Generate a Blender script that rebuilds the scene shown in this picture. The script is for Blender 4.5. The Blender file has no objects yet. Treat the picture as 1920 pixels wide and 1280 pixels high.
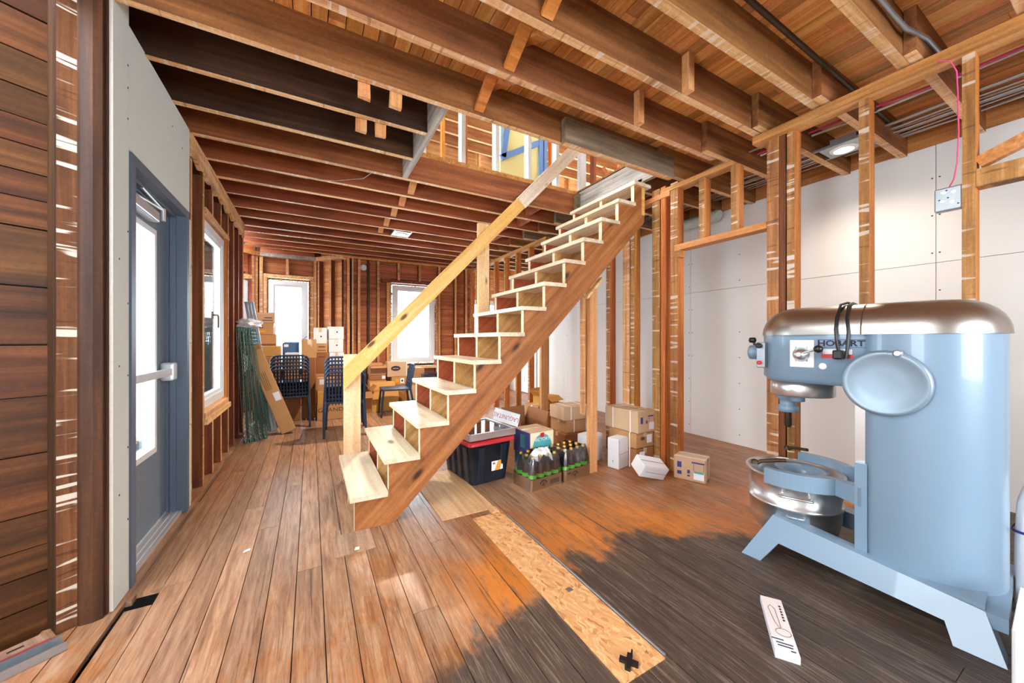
import bpy, bmesh, math, random
from mathutils import Vector, Matrix
R = random.Random(11)
S = bpy.context.scene
COL = S.collection
PI = math.pi

# ---------------------------------------------------------------- camera, sky, exposure
FPX = 678.0
cam = bpy.data.cameras.new('camera')
cam.sensor_width = 36.0
cam.sensor_fit = 'HORIZONTAL'
cam.lens = FPX / 1920 * 36.0
cam.shift_y = -2.0 / 1920
cam.clip_start = 0.02
camo = bpy.data.objects.new('camera', cam)
COL.objects.link(camo)
camo.location = (0, 0, 1.22)
camo.rotation_euler = (PI / 2, 0, -math.atan(377.0 / FPX))
S.camera = camo

W = bpy.data.worlds.new('overcast_sky')
S.world = W
W.use_nodes = True
_bg = W.node_tree.nodes['Background']
_bg.inputs[0].default_value = (0.85, 0.93, 1.0, 1)
_bg.inputs[1].default_value = 15.0
S.view_settings.view_transform = 'Standard'
S.view_settings.look = 'None'
S.view_settings.gamma = 1.0
S.view_settings.use_curve_mapping = False
S.view_settings.exposure = 0.5
S.cycles.max_bounces = 7
S.cycles.diffuse_bounces = 4
S.cycles.glossy_bounces = 3
S.cycles.transparent_max_bounces = 12


def portal(loc, rot, sx, sy):
    l = bpy.data.lights.new('sky_portal', 'AREA')
    l.shape = 'RECTANGLE'
    l.size = sx
    l.size_y = sy
    l.cycles.is_portal = True
    o = bpy.data.objects.new('sky_portal', l)
    COL.objects.link(o)
    o.location = loc
    o.rotation_euler = rot
    return o


# portals help the renderer find the sky through the openings of the house
portal((-0.97, 2.95, 1.2), (0, -PI / 2, 0), 2.1, 1.0)
portal((-0.97, 4.5, 1.45), (0, -PI / 2, 0), 1.8, 1.1)
portal((-0.35, 8.05, 1.4), (-PI / 2, 0, 0), 0.65, 1.6)
portal((1.8, 7.5, 1.5), (-PI / 2, 0, 0), 0.9, 1.7)
portal((-1.35, 7.40, 1.4), (-PI / 2, 0, PI / 4), 0.7, 1.6)
portal((-2.05, 0.3, 1.5), (0, -PI / 2, 0), 1.1, 1.0)
portal((3.75, 8.02, 1.55), (-PI / 2, 0, 0), 0.9, 1.2)
portal((1.9, -2.55, 1.6), (PI / 2, 0, 0), 2.0, 1.5)
portal((-1.0, 4.5, 4.3), (0, -PI / 2, 0), 1.7, 3.2)


# ---------------------------------------------------------------- mesh helpers
class MB:
    def __init__(self):
        self.v = []
        self.f = []
        self.m = []
        self.s = []

    def add(self, vs, fs, mi=0, M=None, smooth=False):
        n = len(self.v)
        for p in vs:
            p = Vector(p)
            self.v.append(M @ p if M is not None else p)
        for k, f in enumerate(fs):
            self.f.append([n + i for i in f])
            self.m.append(mi[k] if isinstance(mi, (list, tuple)) else mi)
            self.s.append(smooth)
        return self

    def box(self, a, b, mi=0, M=None, jit=0):
        x0, y0, z0 = a
        x1, y1, z1 = b
        vs = [(x0, y0, z0), (x1, y0, z0), (x1, y1, z0), (x0, y1, z0), (x0, y0, z1), (x1, y0, z1), (x1, y1, z1), (x0, y1, z1)]
        if jit:
            vs = [tuple(c + R.uniform(-jit, jit) for c in p) for p in vs]
        # -X, +X, -Y, +Y, -Z, +Z
        fs = [(0, 4, 7, 3), (1, 2, 6, 5), (0, 1, 5, 4), (2, 3, 7, 6), (0, 3, 2, 1), (4, 5, 6, 7)]
        return self.add(vs, fs, mi, M)

    def prism(self, poly, z0, z1, mi=0, M=None, side=None, smooth=False):
        n = len(poly)
        vs = [(x, y, z0) for x, y in poly] + [(x, y, z1) for x, y in poly]
        fs = [tuple(range(n - 1, -1, -1)), tuple(range(n, 2 * n))]
        ms = [mi, mi]
        for i in range(n):
            j = (i + 1) % n
            fs.append((i, j, n + j, n + i))
            ms.append(mi if side is None else (side[i] if isinstance(side, (list, tuple)) else side))
        return self.add(vs, fs, ms, M, smooth)

    def loft(self, rings, mi=0, M=None, smooth=True, cap0=True, cap1=True, closed=True):
        n = len(rings[0])
        vs = [p for r in rings for p in r]
        fs = []
        for k in range(len(rings) - 1):
            for i in range(n if closed else n - 1):
                j = (i + 1) % n
                fs.append((k * n + i, k * n + j, (k + 1) * n + j, (k + 1) * n + i))
        self.add(vs, fs, mi, M, smooth)
        if cap0:
            self.add(rings[0], [tuple(range(n - 1, -1, -1))], mi, M, False)
        if cap1:
            self.add(rings[-1], [tuple(range(n))], mi, M, False)
        return self

    def lathe(self, prof, seg=24, mi=0, M=None, smooth=True, caps=True):
        rings = [[(r * math.cos(2 * PI * i / seg), r * math.sin(2 * PI * i / seg), z) for i in range(seg)] for r, z in prof]
        return self.loft(rings, mi, M, smooth, caps, caps)

    def tube(self, pts, r, seg=8, mi=0, M=None, caps=True):
        pts = [Vector(p) for p in pts]
        rings = []
        up = None
        for i, p in enumerate(pts):
            if i == 0:
                t = pts[1] - p
            elif i == len(pts) - 1:
                t = p - pts[i - 1]
            else:
                t = (pts[i + 1] - p).normalized() + (p - pts[i - 1]).normalized()
            t.normalize()
            if up is None:
                up = Vector((0, 0, 1)) if abs(t.z) < 0.9 else Vector((1, 0, 0))
            a = t.cross(up)
            if a.length < 1e-5:
                a = t.cross(Vector((0, 1, 0)))
            a.normalize()
            b = a.cross(t)
            up = b
            rr = r[i] if isinstance(r, (list, tuple)) else r
            rings.append([p + a * (rr * math.cos(2 * PI * k / seg)) + b * (rr * math.sin(2 * PI * k / seg)) for k in range(seg)])
        return self.loft(rings, mi, M, True, caps, caps)

    def mesh(self, name, mats):
        me = bpy.data.meshes.new(name)
        me.from_pydata([tuple(p) for p in self.v], [], self.f)
        for m in (mats if isinstance(mats, (list, tuple)) else [mats]):
            me.materials.append(m)
        me.polygons.foreach_set('material_index', self.m)
        me.polygons.foreach_set('use_smooth', self.s)
        me.update()
        return me


def link(name, data, parent=None, mat=None):
    o = bpy.data.objects.new(name, data)
    COL.objects.link(o)
    if parent is not None:
        o.parent = parent
    if mat is not None:
        o.matrix_local = mat
    return o


def tag(o, label=None, cat=None, group=None, kind=None):
    if label:
        o['label'] = label
    if cat:
        o['category'] = cat
    if group:
        o['group'] = group
    if kind:
        o['kind'] = kind
    return o


def build(name, mb, mats, parent=None, mat=None):
    return link(name, mb.mesh(name, mats), parent, mat)


def thing(name, label, cat, loc=(0, 0, 0), rz=0, group=None):
    o = link(name, None)
    o.empty_display_size = 0.1
    o.location = loc
    o.rotation_euler = (0, 0, rz)
    return tag(o, label, cat, group)


def struct(name, label=None, cat=None):
    o = link(name, None)
    o.empty_display_size = 0.1
    return tag(o, label, cat, None, 'structure')


def piece(name, a, b, mats, parent, mi=0, jit=0):
    """a straight piece of timber or board, box from corner a to corner b"""
    return build(name, MB().box(a, b, mi, None, jit), mats, parent)


def frame_to(p0, p1, roll=(0, 0, 1)):
    p0 = Vector(p0)
    p1 = Vector(p1)
    x = (p1 - p0).normalized()
    y = Vector(roll).cross(x)
    if y.length < 1e-4:
        y = Vector((0, 1, 0))
    y.normalize()
    z = x.cross(y)
    M = Matrix.Identity(4)
    for i in range(3):
        M[i][0] = x[i]
        M[i][1] = y[i]
        M[i][2] = z[i]
        M[i][3] = p0[i]
    return M


def beam(name, p0, p1, w, h, mats, parent, roll=(0, 0, 1), mi=0):
    L = (Vector(p1) - Vector(p0)).length
    return build(name, MB().box((0, -w / 2, -h / 2), (L, w / 2, h / 2), mi), mats, parent, frame_to(p0, p1, roll))


def rounded(a, b, r, mi=0, seg=2, mats=None, name='body', parent=None, mat=None):
    """box with rounded edges, built with bmesh"""
    bm = bmesh.new()
    bmesh.ops.create_cube(bm, size=1)
    for v in bm.verts:
        v.co = Vector([(a[i] + b[i]) / 2 + v.co[i] * (b[i] - a[i]) for i in range(3)])
    bmesh.ops.bevel(bm, geom=bm.edges[:], offset=r, segments=seg, profile=0.5, affect='EDGES')
    me = bpy.data.meshes.new(name)
    bm.to_mesh(me)
    bm.free()
    for m in (mats if isinstance(mats, (list, tuple)) else [mats]):
        me.materials.append(m)
    return link(name, me, parent, mat)


_fontcache = {}


def text(name, s, size, mat, parent, M, ext=0.0006, sx=1.0, bold=0.0):
    key = (s, size, ext, mat.name, sx, bold)
    if key not in _fontcache:
        cu = bpy.data.curves.new('lettering', 'FONT')
        cu.body = s
        cu.size = size
        cu.align_x = 'CENTER'
        cu.align_y = 'CENTER'
        cu.extrude = ext
        cu.offset = bold
        cu.resolution_u = 3
        t = bpy.data.objects.new('lettering', cu)
        COL.objects.link(t)
        dg = bpy.context.evaluated_depsgraph_get()
        me = bpy.data.meshes.new_from_object(t.evaluated_get(dg))
        bpy.data.objects.remove(t)
        for v in me.vertices:
            v.co.x *= sx
        me.materials.clear()
        me.materials.append(mat)
        _fontcache[key] = me
    return link(name, _fontcache[key], parent, M)


def copy_tree(o, parent=None):
    c = o.copy()
    COL.objects.link(c)
    c.parent = parent
    for ch in o.children:
        copy_tree(ch, c)
    return c


# ---------------------------------------------------------------- materials
def lin(c):
    return tuple(((x / 255) / 12.92 if x / 255 <= 0.04045 else ((x / 255 + 0.055) / 1.055) ** 2.4) for x in c) + (1.0,)


class NT:
    def __init__(self, name):
        self.mat = bpy.data.materials.new(name)
        self.mat.use_nodes = True
        self.t = self.mat.node_tree
        self.b = self.t.nodes['Principled BSDF']

    def n(self, kind, **kw):
        nd = self.t.nodes.new(kind)
        for k, v in kw.items():
            if k[0] == 'i' and k[1:].isdigit():
                self.put(nd, int(k[1:]), v)
            else:
                setattr(nd, k, v)
        return nd

    def put(self, nd, i, v):
        s = nd.inputs[i]
        if isinstance(v, bpy.types.NodeSocket):
            self.t.links.new(v, s)
        elif isinstance(v, bpy.types.Node):
            self.t.links.new(v.outputs[0], s)
        else:
            s.default_value = v

    def math(self, op, a, b=0.0, c=0.0, clamp=False):
        nd = self.n('ShaderNodeMath', operation=op, use_clamp=clamp)
        self.put(nd, 0, a)
        self.put(nd, 1, b)
        if op in ('MULTIPLY_ADD', 'COMPARE', 'SMOOTH_MIN'):
            self.put(nd, 2, c)
        return nd.outputs[0]

    def ss(self, v, lo, hi):
        nd = self.n('ShaderNodeMapRange', interpolation_type='SMOOTHSTEP')
        self.put(nd, 0, v)
        nd.inputs[1].default_value = lo
        nd.inputs[2].default_value = hi
        return nd.outputs[0]

    def vscale(self, v, s):
        nd = self.n('ShaderNodeVectorMath', operation='MULTIPLY')
        self.put(nd, 0, v)
        self.put(nd, 1, s)
        return nd.outputs[0]

    def noise(self, v, scale=1.0, detail=4.0, rough=0.55, dist=0.0):
        nd = self.n('ShaderNodeTexNoise')
        self.put(nd, 0, v)
        nd.inputs['Scale'].default_value = scale
        nd.inputs['Detail'].default_value = detail
        nd.inputs['Roughness'].default_value = rough
        nd.inputs['Distortion'].default_value = dist
        return nd.outputs[0]

    def ramp(self, f, stops):
        nd = self.n('ShaderNodeValToRGB')
        cr = nd.color_ramp
        while len(cr.elements) < len(stops):
            cr.elements.new(0.5)
        for e, (p, c) in zip(cr.elements, stops):
            e.position = p
            e.color = c
        self.put(nd, 0, f)
        return nd.outputs[0]

    def mix(self, f, a, b, blend='MIX'):
        nd = self.n('ShaderNodeMix', data_type='RGBA', blend_type=blend)
        self.put(nd, 0, f)
        self.put(nd, 6, a)
        self.put(nd, 7, b)
        return nd.outputs[2]

    def hsv(self, c, h=0.5, s=1.0, v=1.0):
        nd = self.n('ShaderNodeHueSaturation')
        self.put(nd, 0, h)
        self.put(nd, 1, s)
        self.put(nd, 2, v)
        self.put(nd, 4, c)
        return nd.outputs[0]

    def bump(self, h, strength=0.2, dist=0.01):
        nd = self.n('ShaderNodeBump')
        nd.inputs['Strength'].default_value = strength
        nd.inputs['Distance'].default_value = dist
        self.put(nd, 'Height', h) if False else self.t.links.new(h, nd.inputs['Height'])
        self.t.links.new(nd.outputs[0], self.b.inputs['Normal'])

    def set(self, **kw):
        for k, v in kw.items():
            nm = {'color': 'Base Color', 'rough': 'Roughness', 'metal': 'Metallic', 'spec': 'Specular IOR Level', 'coat': 'Coat Weight', 'coat_rough': 'Coat Roughness', 'alpha': 'Alpha'}[k]
            s = self.b.inputs[nm]
            if isinstance(v, bpy.types.NodeSocket):
                self.t.links.new(v, s)
            else:
                s.default_value = v
        return self.mat

    def coords(self, spread=(17.0, 31.0, 13.0)):
        tc = self.n('ShaderNodeTexCoord')
        oi = self.n('ShaderNodeObjectInfo')
        rnd = oi.outputs['Random']
        cx = self.n('ShaderNodeCombineXYZ')
        for i in range(3):
            self.put(cx, i, self.math('MULTIPLY', rnd, spread[i]))
        ad = self.n('ShaderNodeVectorMath', operation='ADD')
        self.put(ad, 0, tc.outputs['Object'])
        self.put(ad, 1, cx)
        return tc.outputs['Object'], ad.outputs[0], rnd


AX = {'X': (1.0, 22.0, 22.0), 'Y': (22.0, 1.0, 22.0), 'Z': (22.0, 22.0, 1.0)}


def wood(name, cols, axis='X', rough=0.62, var=0.35, freq=1.4, marks=None, mark_amt=0.6, bump=0.25, dirt=0.35, knots=0.0, spec=0.3):
    t = NT(name)
    raw, v, rnd = t.coords()
    k = AX[axis]
    g = t.noise(t.vscale(v, tuple(c * freq for c in k)), 1.0, 4.0, 0.62, 0.4)
    base = t.ramp(g, [(0.25, lin(cols[0])), (0.5, lin(cols[1])), (0.75, lin(cols[2]))])
    blot = t.noise(t.vscale(v, tuple(1.0 if c == 1.0 else 3.0 for c in k)), 1.7, 2.0, 0.6)
    base = t.mix(t.math('MULTIPLY', t.ss(blot, 0.5, 0.72), dirt), base, lin([c * 0.45 for c in cols[0]]), 'MIX')
    val = t.math('MULTIPLY_ADD', rnd, var, 1.0 - var / 2)
    r2 = t.math('FRACT', t.math('MULTIPLY', rnd, 37.7))
    spk = t.noise(v, 55.0, 3.0, 0.75)
    val = t.math('MULTIPLY', val, t.math('MULTIPLY_ADD', spk, 0.7, 0.65))
    base = t.hsv(base, t.math('MULTIPLY_ADD', r2, 0.016, 0.492), 1.0, val)
    if knots:
        kn = t.n('ShaderNodeTexVoronoi')
        t.put(kn, 0, t.vscale(v, tuple(1.0 if c == 1.0 else 2.6 for c in k)))
        kn.inputs['Scale'].default_value = knots
        base = t.mix(t.math('SUBTRACT', 1.0, t.ss(kn.outputs[0], 0.04, 0.14)), base, lin([c * 0.5 for c in cols[0]]))
    if marks:
        ms = {'X': (34.0, 3.0, 3.0), 'Y': (3.0, 34.0, 3.0), 'Z': (3.0, 3.0, 34.0)}[marks]
        m = t.noise(t.vscale(v, ms), 1.0, 2.0, 0.5)
        base = t.mix(t.math('MULTIPLY', t.ss(m, 0.585, 0.64), mark_amt), base, lin((226, 214, 198)))
        base = t.mix(t.math('MULTIPLY', t.ss(m, 0.36, 0.30), 0.5), base, lin([c * 0.55 for c in cols[0]]))
    t.bump(g, bump, 0.004)
    return t.set(color=base, rough=rough, spec=spec)


def plain(name, c, rough=0.5, metal=0.0, spec=0.5, noise=0.0, scale=8.0, coat=0.0, bump=0.0):
    t = NT(name)
    col = lin(c)
    raw, v, rnd = t.coords()
    n = t.noise(v, scale, 4.0, 0.6)
    a = max(noise, 0.02)
    c2 = t.hsv(col, 0.5, 1.0, t.math('MULTIPLY_ADD', n, 2 * a, 1.0 - a))
    if bump:
        t.bump(n, bump, 0.01)
    return t.set(color=c2, rough=rough, metal=metal, spec=spec, coat=coat)


def emit(name, c, strength):
    t = NT(name)
    t.b.inputs['Emission Color'].default_value = lin(c)
    t.b.inputs['Emission Strength'].default_value = strength
    return t.set(color=lin(c))


def glassy(name, tint, amt, rough=0.02):
    """clear sheet: mostly see-through with a mirror share that grows at grazing angles"""
    t = NT(name)
    tr = t.n('ShaderNodeBsdfTransparent')
    tr.inputs[0].default_value = lin(tint)
    gl = t.n('ShaderNodeBsdfGlossy')
    gl.inputs['Roughness'].default_value = rough
    fr = t.n('ShaderNodeFresnel')
    fr.inputs[0].default_value = 1.45
    mx = t.n('ShaderNodeMixShader')
    t.put(mx, 0, t.math('MULTIPLY_ADD', fr.outputs[0], 0.8, amt, True))
    t.put(mx, 1, tr.outputs[0])
    t.put(mx, 2, gl.outputs[0])
    t.t.links.new(mx.outputs[0], t.t.nodes['Material Output'].inputs[0])
    return t.mat


def floor_material():
    t = NT('old_floorboards')
    raw, v, rnd = t.coords((3.0, 19.0, 7.0))
    geo = t.n('ShaderNodeTexCoord').outputs['Object']
    g = t.noise(t.vscale(v, (46.0, 3.6, 10.0)), 1.0, 5.0, 0.7, 0.6)
    fine = t.noise(t.vscale(v, (160.0, 5.0, 10.0)), 1.0, 4.0, 0.6)
    crack = t.noise(t.vscale(v, (70.0, 1.1, 10.0)), 1.0, 3.0, 0.5, 0.8)
    orange = t.ramp(g, [(0.28, lin((112, 68, 40))), (0.5, lin((162, 104, 64))), (0.74, lin((194, 138, 92)))])
    worn = t.ramp(g, [(0.28, lin((112, 76, 52))), (0.5, lin((166, 122, 90))), (0.74, lin((198, 160, 126)))])
    wn = t.noise(t.vscale(geo, (1.0, 0.55, 1.0)), 2.6, 7.0, 0.78, 0.3)
    sx = t.n('ShaderNodeSeparateXYZ')
    t.put(sx, 0, geo)
    X, Y = sx.outputs[0], sx.outputs[1]
    # more bare, greyed wear along the passage by the door and around the foot of the stairs
    lane = t.math('MULTIPLY', t.ss(X, 1.1, 0.2), 0.09)
    foot = t.math('MULTIPLY', t.math('MULTIPLY', t.ss(Y, 2.1, 2.5), t.ss(X, 2.6, 1.7)), 0.17)
    wear = t.ss(t.math('ADD', wn, t.math('ADD', lane, foot)), 0.50, 0.62)
    base = t.mix(wear, orange, worn)
    # finish worn through in flakes
    fl = t.noise(t.vscale(geo, (9.0, 2.2, 1.0)), 3.0, 8.0, 0.75)
    base = t.mix(t.math('MULTIPLY', t.ss(fl, 0.60, 0.68), 0.45), base, lin((190, 164, 140)))
    # the old black grease stain of the kitchen end
    edge = t.math('MULTIPLY_ADD', t.ss(X, 0.2, 1.5), 0.30, 1.26)
    edge = t.math('SUBTRACT', edge, t.math('MULTIPLY', t.ss(X, 1.9, 2.5), 0.45))
    sn = t.noise(t.vscale(geo, (1.6, 0.8, 1.0)), 2.6, 8.0, 0.7)
    d = t.math('ADD', t.math('SUBTRACT', Y, edge), t.math('MULTIPLY', t.math('SUBTRACT', sn, 0.5), 0.9))
    stain = t.ss(d, 0.09, -0.07)
    stain = t.math('MULTIPLY', stain, t.ss(t.math('ADD', X, t.math('MULTIPLY', sn, 0.5)), 0.45, 0.72))
    deep = t.mix(t.ss(fine, 0.48, 0.68), lin((62, 54, 48)), lin((124, 108, 94)))
    deep = t.mix(t.ss(fl, 0.60, 0.70), deep, lin((140, 118, 96)))
    scr = t.noise(t.vscale(v, (240.0, 9.0, 10.0)), 1.0, 5.0, 0.7)
    deep = t.mix(t.math('MULTIPLY', t.ss(scr, 0.60, 0.68), 0.7), deep, lin((172, 150, 126)))
    base = t.mix(t.math('MULTIPLY', stain, 0.93), base, deep)
    # honey-bright varnish left at the edge of the stain
    halo = t.math('MULTIPLY', t.ss(d, 0.75, 0.25), t.ss(d, -0.02, 0.12))
    halo = t.math('MULTIPLY', halo, t.math('MULTIPLY', t.ss(X, 0.4, 0.9), t.math('MULTIPLY_ADD', t.ss(fl, 0.6, 0.5), 0.7, 0.1)))
    base = t.mix(halo, base, lin((222, 130, 44)))
    base = t.mix(t.math('MULTIPLY', t.ss(crack, 0.36, 0.30), 0.6), base, lin((64, 44, 32)))
    grey = t.noise(t.vscale(geo, (3.0, 1.0, 1.0)), 1.3, 6.0, 0.7)
    base = t.mix(t.math('MULTIPLY', t.ss(grey, 0.54, 0.68), 0.25), base, lin((104, 92, 84)))
    val = t.math('MULTIPLY_ADD', rnd, 0.28, 0.71)
    base = t.hsv(base, 0.5, 1.0, val)
    rr = t.math('MULTIPLY_ADD', fl, 0.35, 0.20)
    rr = t.math('ADD', rr, t.math('MULTIPLY', stain, 0.12))
    t.bump(g, 0.22, 0.003)
    return t.set(color=base, rough=rr, spec=0.5)


def osb_material():
    t = NT('strand_board')
    raw, v, rnd = t.coords()
    vo = t.n('ShaderNodeTexVoronoi', feature='F1')
    dn = t.noise(v, 9.0, 2.0, 0.5)
    ad = t.n('ShaderNodeVectorMath', operation='MULTIPLY_ADD')
    t.put(ad, 0, t.vscale(v, (1.0, 0.45, 1.0)))
    t.put(ad, 1, (1.0, 1.0, 1.0))
    cx = t.n('ShaderNodeCombineXYZ')
    t.put(cx, 0, t.math('MULTIPLY', dn, 0.12))
    t.put(cx, 1, t.math('MULTIPLY', dn, -0.12))
    t.put(ad, 2, cx)
    t.put(vo, 0, ad.outputs[0])
    vo.inputs['Scale'].default_value = 80.0
    sp = t.n('ShaderNodeSeparateColor')
    t.put(sp, 0, vo.outputs['Color'])
    c = t.ramp(sp.outputs[0], [(0.0, lin((168, 106, 58))), (0.12, lin((202, 144, 90))), (0.6, lin((214, 158, 102))), (1.0, lin((228, 180, 128)))])
    t.bump(sp.outputs[0], 0.3, 0.002)
    return t.set(color=c, rough=0.6)


def cardboard(name, c):
    t = NT(name)
    raw, v, rnd = t.coords()
    n = t.noise(v, 5.0, 4.0, 0.6)
    f = t.noise(t.vscale(v, (1.0, 1.0, 120.0)), 1.0, 2.0, 0.5)
    base = t.hsv(lin(c), 0.5, 1.0, t.math('ADD', t.math('MULTIPLY_ADD', n, 0.16, 0.88), t.math('MULTIPLY', f, 0.05)))
    base = t.hsv(base, t.math('MULTIPLY_ADD', rnd, 0.012, 0.494), 1.0, t.math('MULTIPLY_ADD', rnd, 0.14, 0.92))
    return t.set(color=base, rough=0.75, spec=0.25)


M = {}
M['floor'] = floor_material()
M['osb'] = osb_material()
M['ply'] = wood('plywood_patch', ((190, 140, 96), (214, 168, 122), (228, 188, 146)), 'Y', var=0.1, dirt=0.15)
M['greyboard'] = wood('grey_worn_board', ((108, 82, 64), (150, 116, 92), (180, 146, 120)), 'Y', var=0.2)
M['dark_void'] = plain('dark_gap_shade', (26, 20, 16), 0.9)  # near-black colour stands in for shade below floor gaps and in the slot
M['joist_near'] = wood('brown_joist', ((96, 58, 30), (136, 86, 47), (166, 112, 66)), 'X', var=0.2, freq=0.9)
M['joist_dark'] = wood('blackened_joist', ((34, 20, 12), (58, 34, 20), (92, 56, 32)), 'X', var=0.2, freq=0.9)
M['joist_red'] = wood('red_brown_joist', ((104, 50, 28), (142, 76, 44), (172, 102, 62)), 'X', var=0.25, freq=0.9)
M['joist_edge'] = wood('lath_scarred_joist_edge', ((176, 122, 76), (218, 168, 116), (240, 202, 156)), 'X', var=0.2, marks='X', mark_amt=0.55)
M['joist_grey'] = wood('weathered_grey_joist', ((96, 80, 62), (128, 110, 88), (152, 134, 110)), 'X', var=0.1)
M['trimmer'] = wood('grey_trimmer', ((120, 110, 100), (160, 150, 140), (190, 182, 172)), 'Y', var=0.1)
M['subfloor'] = wood('pine_subfloor', ((196, 116, 54), (232, 158, 86), (248, 196, 126)), 'Y', rough=0.5, var=0.7, freq=1.2)
M['subfloor_hi'] = wood('bright_roof_deck', ((186, 120, 62), (222, 158, 92), (240, 190, 130)), 'Y', rough=0.6, var=0.3, freq=1.2)
M['stud_red'] = wood('red_brown_stud', ((84, 40, 20), (118, 60, 32), (146, 82, 46)), 'Z', var=0.2)
M['stud_edge'] = wood('pale_stud_edge', ((160, 106, 62), (200, 146, 94), (224, 178, 128)), 'Z', var=0.2, marks='Z', mark_amt=0.4)
M['stud_gold'] = wood('golden_stud', ((150, 84, 34), (188, 112, 50), (214, 144, 80)), 'Z', var=0.2)
M['stud_lath'] = wood('lath_scarred_stud_face', ((122, 80, 42), (170, 116, 64), (206, 154, 98)), 'Z', var=0.25, marks='Z', mark_amt=0.65)
M['stud_old'] = wood('dark_old_post', ((38, 20, 12), (64, 36, 21), (94, 58, 35)), 'Z', var=0.2, freq=0.8)
M['stud_lath_dark'] = wood('dark_lath_scarred_face', ((70, 36, 20), (106, 60, 34), (134, 82, 50)), 'Z', var=0.2, marks='Z', mark_amt=0.75)
M['plate'] = wood('golden_plate', ((158, 98, 48), (196, 132, 72), (220, 164, 104)), 'Y', var=0.15)
M['plate_rough'] = wood('torn_pale_plate', ((176, 124, 76), (216, 168, 116), (238, 204, 160)), 'Y', var=0.1, marks='Y', mark_amt=0.4)
M['sheath_dark'] = wood('dark_sheathing', ((44, 24, 11), (82, 46, 20), (116, 70, 34)), 'X', rough=0.5, var=0.35, freq=0.8)
M['sheath_red'] = wood('red_sheathing', ((136, 74, 42), (176, 104, 64), (204, 136, 90)), 'X', var=0.3, freq=0.8)
M['sheath_gold'] = wood('golden_sheathing', ((176, 112, 60), (214, 152, 94), (234, 184, 128)), 'X', var=0.25, freq=0.8)
M['pine'] = wood('new_pine', ((206, 164, 112), (226, 190, 142), (240, 212, 172)), 'X', var=0.12, dirt=0.1, knots=2.2, freq=0.8)
M['pine_z'] = wood('new_pine_post', ((206, 160, 108), (228, 188, 140), (240, 210, 170)), 'Z', var=0.12, dirt=0.1, knots=2.2, freq=0.8)
M['pine_y'] = wood('new_pine_tread', ((200, 174, 136), (224, 204, 172), (240, 228, 204)), 'Y', rough=0.35, var=0.1, dirt=0.25, knots=1.5, freq=0.8, spec=0.5)
M['pine_warm'] = wood('warm_pine_rail', ((198, 140, 72), (224, 172, 98), (236, 196, 130)), 'X', var=0.08, dirt=0.1, knots=2.0, freq=0.8)
M['pine_pale'] = wood('pale_weathered_pine', ((186, 170, 148), (212, 198, 178), (226, 216, 200)), 'X', var=0.08, dirt=0.1, knots=2.0)
M['pine_daylit'] = wood('daylit_pine_stud', ((196, 206, 212), (220, 228, 232), (236, 240, 242)), 'Z', var=0.06, dirt=0.1)  # new lumber, with cool daylight put into its colour
M['fir_post'] = wood('fir_prop', ((186, 122, 72), (212, 150, 98), (228, 176, 128)), 'Z', var=0.12, dirt=0.1)
M['stringer'] = wood('fir_stringer', ((142, 84, 42), (180, 114, 64), (206, 146, 94)), 'X', rough=0.5, var=0.08, knots=1.6, freq=0.9)
M['stringer_mid'] = wood('tan_stringer', ((170, 120, 72), (204, 154, 102), (222, 180, 132)), 'X', rough=0.5, var=0.05, knots=1.6)
M['stringer_far'] = wood('red_stringer', ((132, 66, 34), (164, 90, 52), (190, 118, 76)), 'X', rough=0.5, var=0.05)
M['cut'] = wood('pale_sawn_edge', ((214, 184, 140), (232, 208, 170), (244, 228, 200)), 'X', var=0.05, dirt=0.05)
M['drywall'] = plain('drywall_paper', (226, 224, 220), 0.85, noise=0.03, scale=3.0, spec=0.2)
M['drywall_green'] = plain('pale_moisture_board', (208, 218, 216), 0.85, noise=0.04, scale=3.0, spec=0.2)
M['seam'] = plain('seam_shadow_gap', (120, 114, 108), 0.9)
M['screw'] = plain('black_screw', (50, 48, 48), 0.5)
M['gypsum'] = plain('crumbled_gypsum_edge', (214, 206, 192), 0.95, noise=0.15, scale=60)
M['door_grey'] = plain('blue_grey_door_paint', (112, 128, 144), 0.45, noise=0.04)
M['frame_grey'] = plain('dark_blue_grey_frame_paint', (92, 106, 124), 0.45, noise=0.04)
M['vinyl'] = plain('white_vinyl', (226, 232, 236), 0.35)
M['foam'] = plain('yellow_spray_foam', (214, 164, 70), 0.9, noise=0.2, scale=50, bump=0.6)
M['chrome'] = plain('satin_chrome', (222, 226, 230), 0.3, 0.6)
M['steel'] = plain('brushed_stainless', (222, 222, 222), 0.30, 0.92, noise=0.05)
M['galv'] = plain('galvanised_steel', (168, 176, 182), 0.38, 0.9, noise=0.12, scale=30)
M['iron'] = plain('dark_iron_pipe', (78, 62, 48), 0.5, 0.7, noise=0.2, scale=20)
M['glass'] = glassy('window_glass', (244, 250, 252), 0.03)
M['film'] = glassy('shrink_film', (240, 243, 246), 0.16, 0.22)
M['black'] = plain('black_plastic', (22, 22, 24), 0.35)
M['white'] = plain('white_card', (236, 236, 238), 0.7)
M['ink'] = plain('dark_print', (52, 46, 60), 0.8)
M['ink_brown'] = plain('brown_print', (92, 62, 44), 0.8)
M['ink_blue'] = plain('blue_print', (62, 60, 130), 0.8)
M['red'] = plain('red_plastic', (196, 36, 48), 0.35)
M['pink'] = plain('pink_wire', (226, 70, 130), 0.5)
M['blocker'] = plain('dark_leak_blocker', (48, 40, 34), 0.9)  # colour of the added backing that stops light at the joints
M['sheath_dark_y'] = wood('dark_sheathing_side', ((70, 38, 16), (120, 68, 30), (158, 96, 48)), 'Y', var=0.3)
M['door_white'] = plain('white_door_paint', (214, 222, 222), 0.5)

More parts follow.
